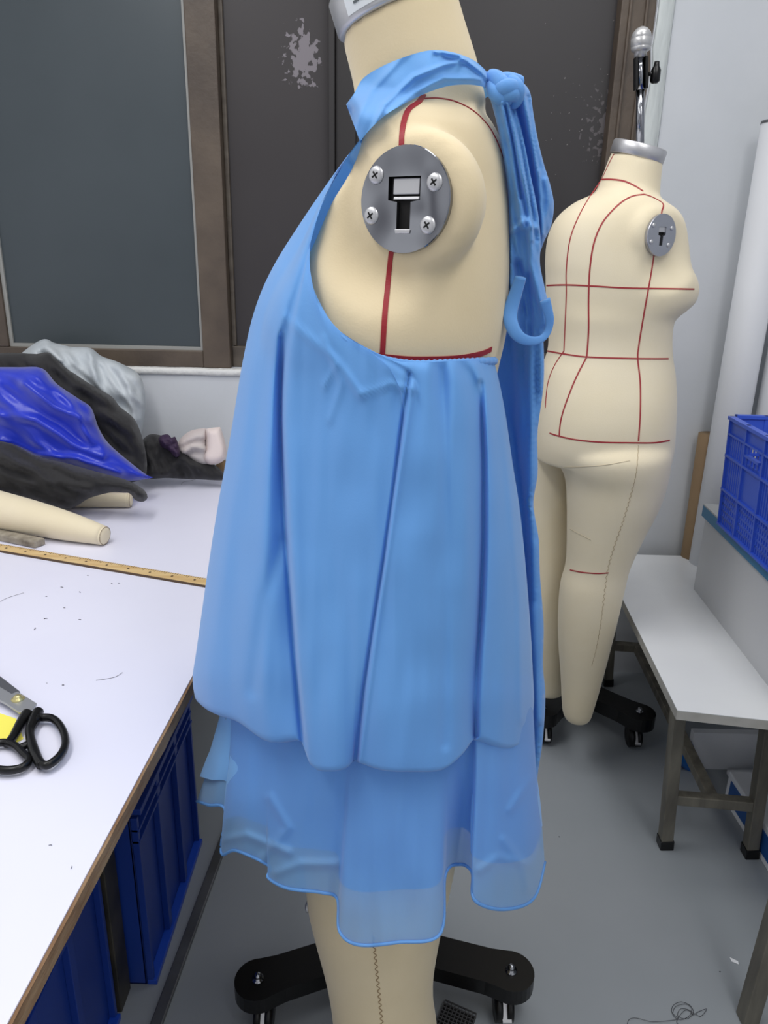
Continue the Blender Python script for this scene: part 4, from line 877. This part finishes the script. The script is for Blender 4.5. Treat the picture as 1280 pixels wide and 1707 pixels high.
# collar band
coll_t = [(577, 174), (590, 156), (606, 130), (640, 109), (680, 93), (716, 84), (750, 86), (785, 98), (806, 114), (822, 134)]
coll_b = [(600, 236), (620, 212), (645, 190), (672, 174), (700, 160), (724, 150), (750, 143), (778, 141), (802, 144), (822, 152)]
cols = []
for i, (a, b) in enumerate(zip(coll_t, coll_b)):
    o_ = [0, .5, .2, .7, .2, .8, .3, .7, .4, .2][i]
    cols.append([(a[0] + (b[0] - a[0]) * t, a[1] + (b[1] - a[1]) * t, o_ * math.sin(math.pi * t) + 0.3) for t in (0, .2, .4, .6, .8, 1)])
cw = [([(618, 225), (640, 175), (690, 128), (740, 108), (772, 100)], .006, 5), ([(590, 205), (598, 190), (620, 150), (655, 112), (680, 85)], .004, 6), ([(650, 190), (690, 155), (740, 130), (800, 132)], .006, 6), ([(725, 86), (765, 92), (800, 118), (822, 140)], .007, 4), ([(730, 84), (745, 96), (778, 108), (818, 142)], -.003, 4)]
drape('collar', cols, 0.93, [(80, .078), (240, .10)], 0.01, 70, 300, M_blue, dr, backB=0.085, bodytree=tree_t, gap=0.008, smooth=60, dil=True, extraridge=cw, wr=.001)
# knot
kp = lambda x, y, d=0: P(x, y, 0.885 - d)
g = G()
for pts, r0_ in (([(816, 126, 0), (828, 132, .008), (836, 146, .012), (834, 160, .008), (826, 168, 0)], .0085), ([(822, 130, .002), (834, 136, .012), (842, 148, .014), (842, 162, .010), (834, 172, 0)], .0075), ([(824, 160, .006), (834, 150, .016), (848, 145, .018), (860, 150, .010), (866, 160, 0)], .0075), ([(828, 168, .004), (840, 160, .014), (854, 156, .016), (864, 164, .006)], .007), ([(842, 134, .002), (854, 138, .010), (862, 150, .012), (860, 166, .006), (852, 174, 0)], .0075), ([(832, 132, .006), (850, 136, .004), (870, 138, 0)], .008), ([(818, 140, .006), (824, 154, .014), (836, 164, .014), (850, 166, .008)], .007)):
    s_ = spl(pts, 24); q = G().tube([kp(*p) for p in s_], [r0_ * (0.75 + 0.35 * math.sin(math.pi * i / 23)) for i in range(24)], 14, flat=.9, up=(0, 1, 0)); g.add(q.v, q.f)
kn = g.mesh('knot', M_blue, dr)
# tails of the tie
pillow('tie_tail', [(850, 136), (862, 133), (874, 140), (884, 156), (889, 190), (897, 235), (906, 272), (917, 308), (923, 340), (919, 375), (907, 402), (899, 424), (892, 440), (872, 420), (862, 330), (856, 240), (850, 180)],
       plane_y(130, 0.893, 430, 0.955), 0.012, 7, M_blue, dr, ridges=[([(868, 145), (880, 200), (892, 260), (902, 330), (904, 390)], .014, 5), ([(860, 160), (870, 220), (882, 290), (890, 380)], -.012, 5), ([(880, 160), (888, 220), (898, 280)], -.006, 3), ([(910, 300), (914, 340), (900, 400)], .008, 5), ([(856, 170), (864, 240), (872, 330)], .008, 4)], step=3, wr=(.006, 80, 8, 60))
pillow('tie_tail', [(815, 158), (832, 160), (852, 166), (864, 196), (874, 238), (884, 290), (896, 350), (901, 400), (900, 440), (908, 480), (916, 520), (916, 545), (908, 560), (880, 566), (862, 560), (853, 530), (848, 480), (848, 420), (848, 340), (843, 290), (832, 226), (824, 190)],
       plane_y(160, 0.885, 560, 0.925), 0.012, 7, M_blue, dr, ridges=[([(836, 170), (852, 240), (862, 320), (872, 380)], .012, 5), ([(846, 172), (862, 250), (876, 320), (888, 400)], .010, 4), ([(841, 175), (857, 250), (868, 330)], -.009, 3), ([(852, 175), (868, 245), (884, 330), (893, 400)], -.008, 3), ([(856, 384), (876, 366), (892, 380)], .010, 5), ([(882, 380), (886, 440), (900, 500), (908, 540)], .012, 6), ([(862, 440), (872, 480), (870, 550)], -.014, 7), ([(880, 460), (884, 520), (884, 560)], -.010, 5)], step=3, wr=(.006, 80, 9, 60))
g = G(); lp = spl([(868, 462), (859, 490), (851, 518), (852, 540), (864, 560), (882, 568), (900, 566), (912, 554), (916, 532), (908, 500)], 50)
g.tube([P(x, y, 0.885 + 0.006 * math.sin(i * .2)) for i, (x, y) in enumerate(lp)], [0.0062 + 0.002 * math.sin(i * 0.13) for i in range(50)], 12, flat=.35, up=(0, 1, 0)); g.mesh('tie_loop', M_blue, dr)
# gathered elastic and armhole binding: rides just outside the overlay edge
tt = [P(x, y, 0) if False else (x, y) for x, y in ((598, 236), (556, 300), (530, 355), (515, 410), (518, 470), (550, 535), (590, 572), (640, 594), (690, 604), (740, 603), (780, 601), (821, 599))]
pts = []
for i, (x, y) in enumerate(spl(tt, 200)):
    d = ray(x, y).normalized(); hit, nr, _, _ = tree_t.ray_cast(CAM, d)
    if hit is not None: pts.append((hit + Vector((0, -0.014, 0)), i))
pts = [(p, i) for p, i in pts]
g = G(); g.tube([p for p, i in pts], [0.0022 + (0.0022 + 0.0005 * math.sin(i * 1.9)) * max(0, min(1, (i - 120) / 30)) for p, i in pts], 8, up=(0, 1, 0)); g.mesh('elastic_edge', M_blue, dr)

# ------------------------------------------------------------ dress form 2 (bare, behind on the right)
f2 = root('dress_form', (0.55, 1.8, 0), 'bare cream full body dress form with thin red lines, standing behind by the window', 'dress form')
T2 = [  # py, left, right, depth half, Y centre
 (318, 1000, 1085, .072, 1.78), (326, 986, 1092, .080, 1.78), (336, 964, 1104, .095, 1.78), (350, 944, 1124, .108, 1.78), (370, 926, 1136, .118, 1.78), (400, 914, 1141, .124, 1.78), (440, 910, 1146, .128, 1.78), (462, 911, 1156, .13, 1.78), (482, 911, 1159, .13, 1.78),
 (500, 912, 1153, .128, 1.78), (515, 913, 1137, .126, 1.78), (530, 914, 1119, .125, 1.78), (560, 916, 1115, .122, 1.78), (590, 914, 1116, .125, 1.78), (620, 903, 1120, .135, 1.78), (660, 895, 1121, .15, 1.78), (700, 890, 1119, .158, 1.78), (738, 888, 1117, .155, 1.78), (765, 890, 1113, .14, 1.78)]
rg = []
for t_ in range(121):
    y, xa, xb, B, Y = cr(T2, (len(T2) - 1) * t_ / 120)
    a, b = P(xa, y, Y), P(xb, y, Y); c = (a + b) / 2; w = (b - a).length / 2; z = c.z
    ring = []
    for k in range(96):
        t = 2 * math.pi * k / 96; e = 2.2; cc, ss = math.cos(t), math.sin(t)
        ring.append(Vector((c.x + w * math.copysign(abs(cc) ** (2 / e), cc), c.y + B * math.copysign(abs(ss) ** (2 / e), ss), z)))
    rg.append(ring)
pc2 = P(1101, 392, 1.665); PN2 = Vector((math.sin(R(30)), -math.cos(R(30)), 0.0)).normalized()
for r_ in rg:
    for v in r_:
        d = v - pc2; side = d.dot(PN2); rad = (d - PN2 * side).length
        if v.y < 1.76 and rad < 0.12 and side > -0.010:
            v += PN2 * ((-0.010 - side) * (1.0 if rad < 0.06 else max(0, 1 - (rad - 0.06) / 0.06)))
        if False:
            k = 1.0 if rad < 0.06 else max(0, 1 - (rad - 0.06) / 0.05); k = k * k * (3 - 2 * k)
            v += PN2 * ((-0.004 - side) * k)
        # small waist crease between buttock and thigh is left to the legs
gt2 = G(); gt2.rings(rg); gp2 = G(); gp2.lathe(pc2, PN2, [(-.09, .064), (-.04, .066), (-.018, .060), (-.008, .052), (-.004, .042), (-.004, .01)], 64)
nb, nt_ = P(1046, 325, 1.78), P(1061, 262, 1.78); nd2 = (nt_ - nb).normalized(); nl2 = (nt_ - nb).length
g = G(); g.lathe(nb - nd2 * 0.02, nd2, [(0, .074), (.02, .068), (nl2 * .5 + .02, .061), (nl2 + .02, .056)], 64); gn2 = g
cap2 = nt_; na = Vector((0.22, -0.10, 1)).normalized()
g = G(); g.lathe(cap2 - na * 0.002, na, [(0, .0565), (.001, .058), (.024, .058), (.026, .056), (.027, .03)], 56); g.mesh('neck_cap', M_sat, f2)
# near leg and far leg
lt2 = [(700, 965, 1070, 1.79), (722, 935, 1106, 1.76), (745, 921, 1115, 1.74), (770, 930, 1113, 1.73), (800, 943, 1109, 1.73), (840, 946, 1096, 1.73), (890, 946, 1071, 1.73), (940, 944, 1049, 1.73), (975, 935, 1040, 1.73), (1020, 931, 1030, 1.73), (1070, 931, 1018, 1.73), (1130, 935, 1003, 1.73), (1180, 937, 989, 1.73), (1197, 942, 983, 1.73), (1202, 952, 974, 1.73)]
legN = leg('leg', f2, lt2, 0, M_skin2, asp=1.0)
lf2 = [(700, 880, 960, 1.88), (765, 872, 958, 1.88), (850, 868, 952, 1.88), (950, 868, 950, 1.88), (1050, 872, 948, 1.88), (1120, 880, 944, 1.88), (1148, 884, 941, 1.88), (1152, 890, 936, 1.88)]
legF = leg('leg', f2, lf2, 0, M_skin2, asp=1.0); body2 = fused('body', [gt2, gn2, legN, legF, gp2], M_skin2, f2, it=9)
up2 = Vector((0, 0, 1)); rt2 = Vector((math.cos(R(30)), math.sin(R(30)), 0))
def pp2(u_, v_, n_=0.0): return pc2 + rt2 * u_ + up2 * v_ + PN2 * n_
T_2 = [(x * 0.60 + 0.0, y * 0.78) for x, y in T]
pl2 = plate_mesh(f2, pp2, T_2, 0.0415, M_steelplate, M_hole)
g = G(); g.prism([pp2(-.011, .020, -.002), pp2(.011, .020, -.002), pp2(.011, .006, -.0015), pp2(-.011, .006, -.0015)], PN2 * 0.003); g.mesh('slot_tongue', M_sat, pl2, smooth=False)
for (x, y) in ((-0.028, 0.018), (0.027, 0.014), (-0.029, -0.014), (0.023, -0.019)):
    G().lathe(pp2(x, y, 0.0034), PN2, [(0, .0048), (.0012, .0046), (.0024, .003), (.0026, .0006)], 16).mesh('screw', M_sat, pl2)
tree2 = bvh_of([body2])
def t2(nm, px, w=0.0032, m=M_red2, n=60): tape(nm, px, tree2, w, m, f2, n=n)
t2('neck_line_tape', [(1003, 299), (1020, 299), (1040, 302), (1058, 310), (1072, 319)])
t2('centre_back_tape', [(1026, 252), (1014, 275), (1003, 298), (985, 325), (965, 360), (950, 400), (944, 450), (944, 490), (942, 540), (940, 585)], 0.0025)
t2('princess_tape', [(1074, 324), (1052, 328), (1030, 342), (1005, 370), (990, 405), (983, 450), (981, 500), (981, 550), (978, 595)])
t2('shoulder_tape', [(1074, 324), (1090, 330), (1105, 340), (1103, 352), (1102, 360)])
t2('bust_line_tape', [(911, 476), (944, 475), (990, 477), (1040, 480), (1090, 481), (1157, 482)])
t2('side_seam_tape', [(1090, 424), (1086, 450), (1080, 485), (1072, 530), (1064, 580), (1063, 600), (1067, 640), (1067, 690), (1064, 735)])
t2('waist_line_tape', [(912, 585), (940, 590), (978, 595), (1030, 597), (1080, 598), (1114, 598)])
t2('princess_tape', [(978, 595), (960, 630), (944, 670), (935, 700), (932, 727)])
t2('centre_back_tape', [(940, 585), (924, 610), (913, 640), (909, 680)], 0.0025)
t2('hip_line_tape', [(916, 722), (932, 727), (960, 733), (1000, 737), (1050, 738), (1090, 738), (1116, 734)])
t2('knee_line_tape', [(950, 950), (970, 954), (995, 956), (1014, 955)], 0.003)
seam = [(1064, 742), (1060, 790), (1050, 830), (1038, 870), (1024, 910), (1013, 950), (1006, 1000), (1001, 1040), (994, 1080), (986, 1110)]
sm = spl(seam, 90); sz = [(x + (1.3 if i % 2 else -1.3) * (1 if 15 < i < 62 else 0.3), y) for i, (x, y) in enumerate(sm)]
t2('leg_seam', sz, 0.0010, mat('tan_stitch2', (176, 158, 128), 0.8), n=270)
t2('hip_crease_shade', [(940, 779), (970, 778), (1010, 775), (1050, 768)], 0.001, mat('crease_shade', (188, 176, 150), 0.8))  # shade of the fold, painted as a strip of darker cream
t2('knee_crease_shade', [(950, 882), (965, 890), (985, 900)], 0.001, mat('crease_shade', (188, 176, 150), 0.8))  # same darker cream strip, painting the shade behind the knee
star_base(f2, (0.60, 1.99, 0), [tuple(Z(1066, 1186, .11))[:2], (0.47, 1.86), (0.46, 2.12), (0.66, 2.14)], 0.11, 0.075, 0.045, 0.06, 0.04)
# top rod with bulb knob and clamp
rb = cap2 + na * 0.02; rtop = P(1067, 150, 1.78); kb = P(1067, 96, 1.78); kt = P(1070, 44, 1.78)
G().cyl(rb, rtop, 0.0085).mesh('top_rod', M_chrome, f2)
ax = (kt - kb).normalized(); K = (kt - kb).length
G().cyl(rtop - (kb - rtop).normalized() * 0.0, kb, 0.0085).mesh('top_rod', M_chrome, f2)
g = G()
d = (kb - rtop).normalized(); sx = d.cross(Vector((0, 1, 0))).normalized()
for sgn in (-1, 1): g.beam(rtop - d * 0.0 + sx * sgn * 0.0105 + Vector((0, -.004, 0)), kb + sx * sgn * 0.0105 + Vector((0, -.004, 0)), 0.006, 0.016)
g.mesh('rod_sleeve', M_blk, f2, smooth=False, bevel=.001)
g = G(); g.lathe(kb, ax, [(0, .0125), (.009, .0125), (.011, .015), (K * .22, .0185), (K * .32, .0200), (K * .34, .0192), (K * .36, .0205), (K * .6, .0210), (K * .62, .0200), (K * .64, .0208), (K * .8, .0180), (K * .93, .0115), (K, .003)], 28)
g.mesh('bulb_knob', mat('pearl_knob', (190, 190, 190), 0.3, 0.5), f2)
g = G(); a = P(1078, 124, 1.78); b = P(1092, 122, 1.78); g.cyl(a, b, 0.004); g.lathe(P(1092, 128, 1.78), (0, 0, 1), [(-.012, .006), (-.008, .010), (.012, .010), (.02, .006), (.028, .005)], 16); g.mesh('side_clamp', M_blk, f2)
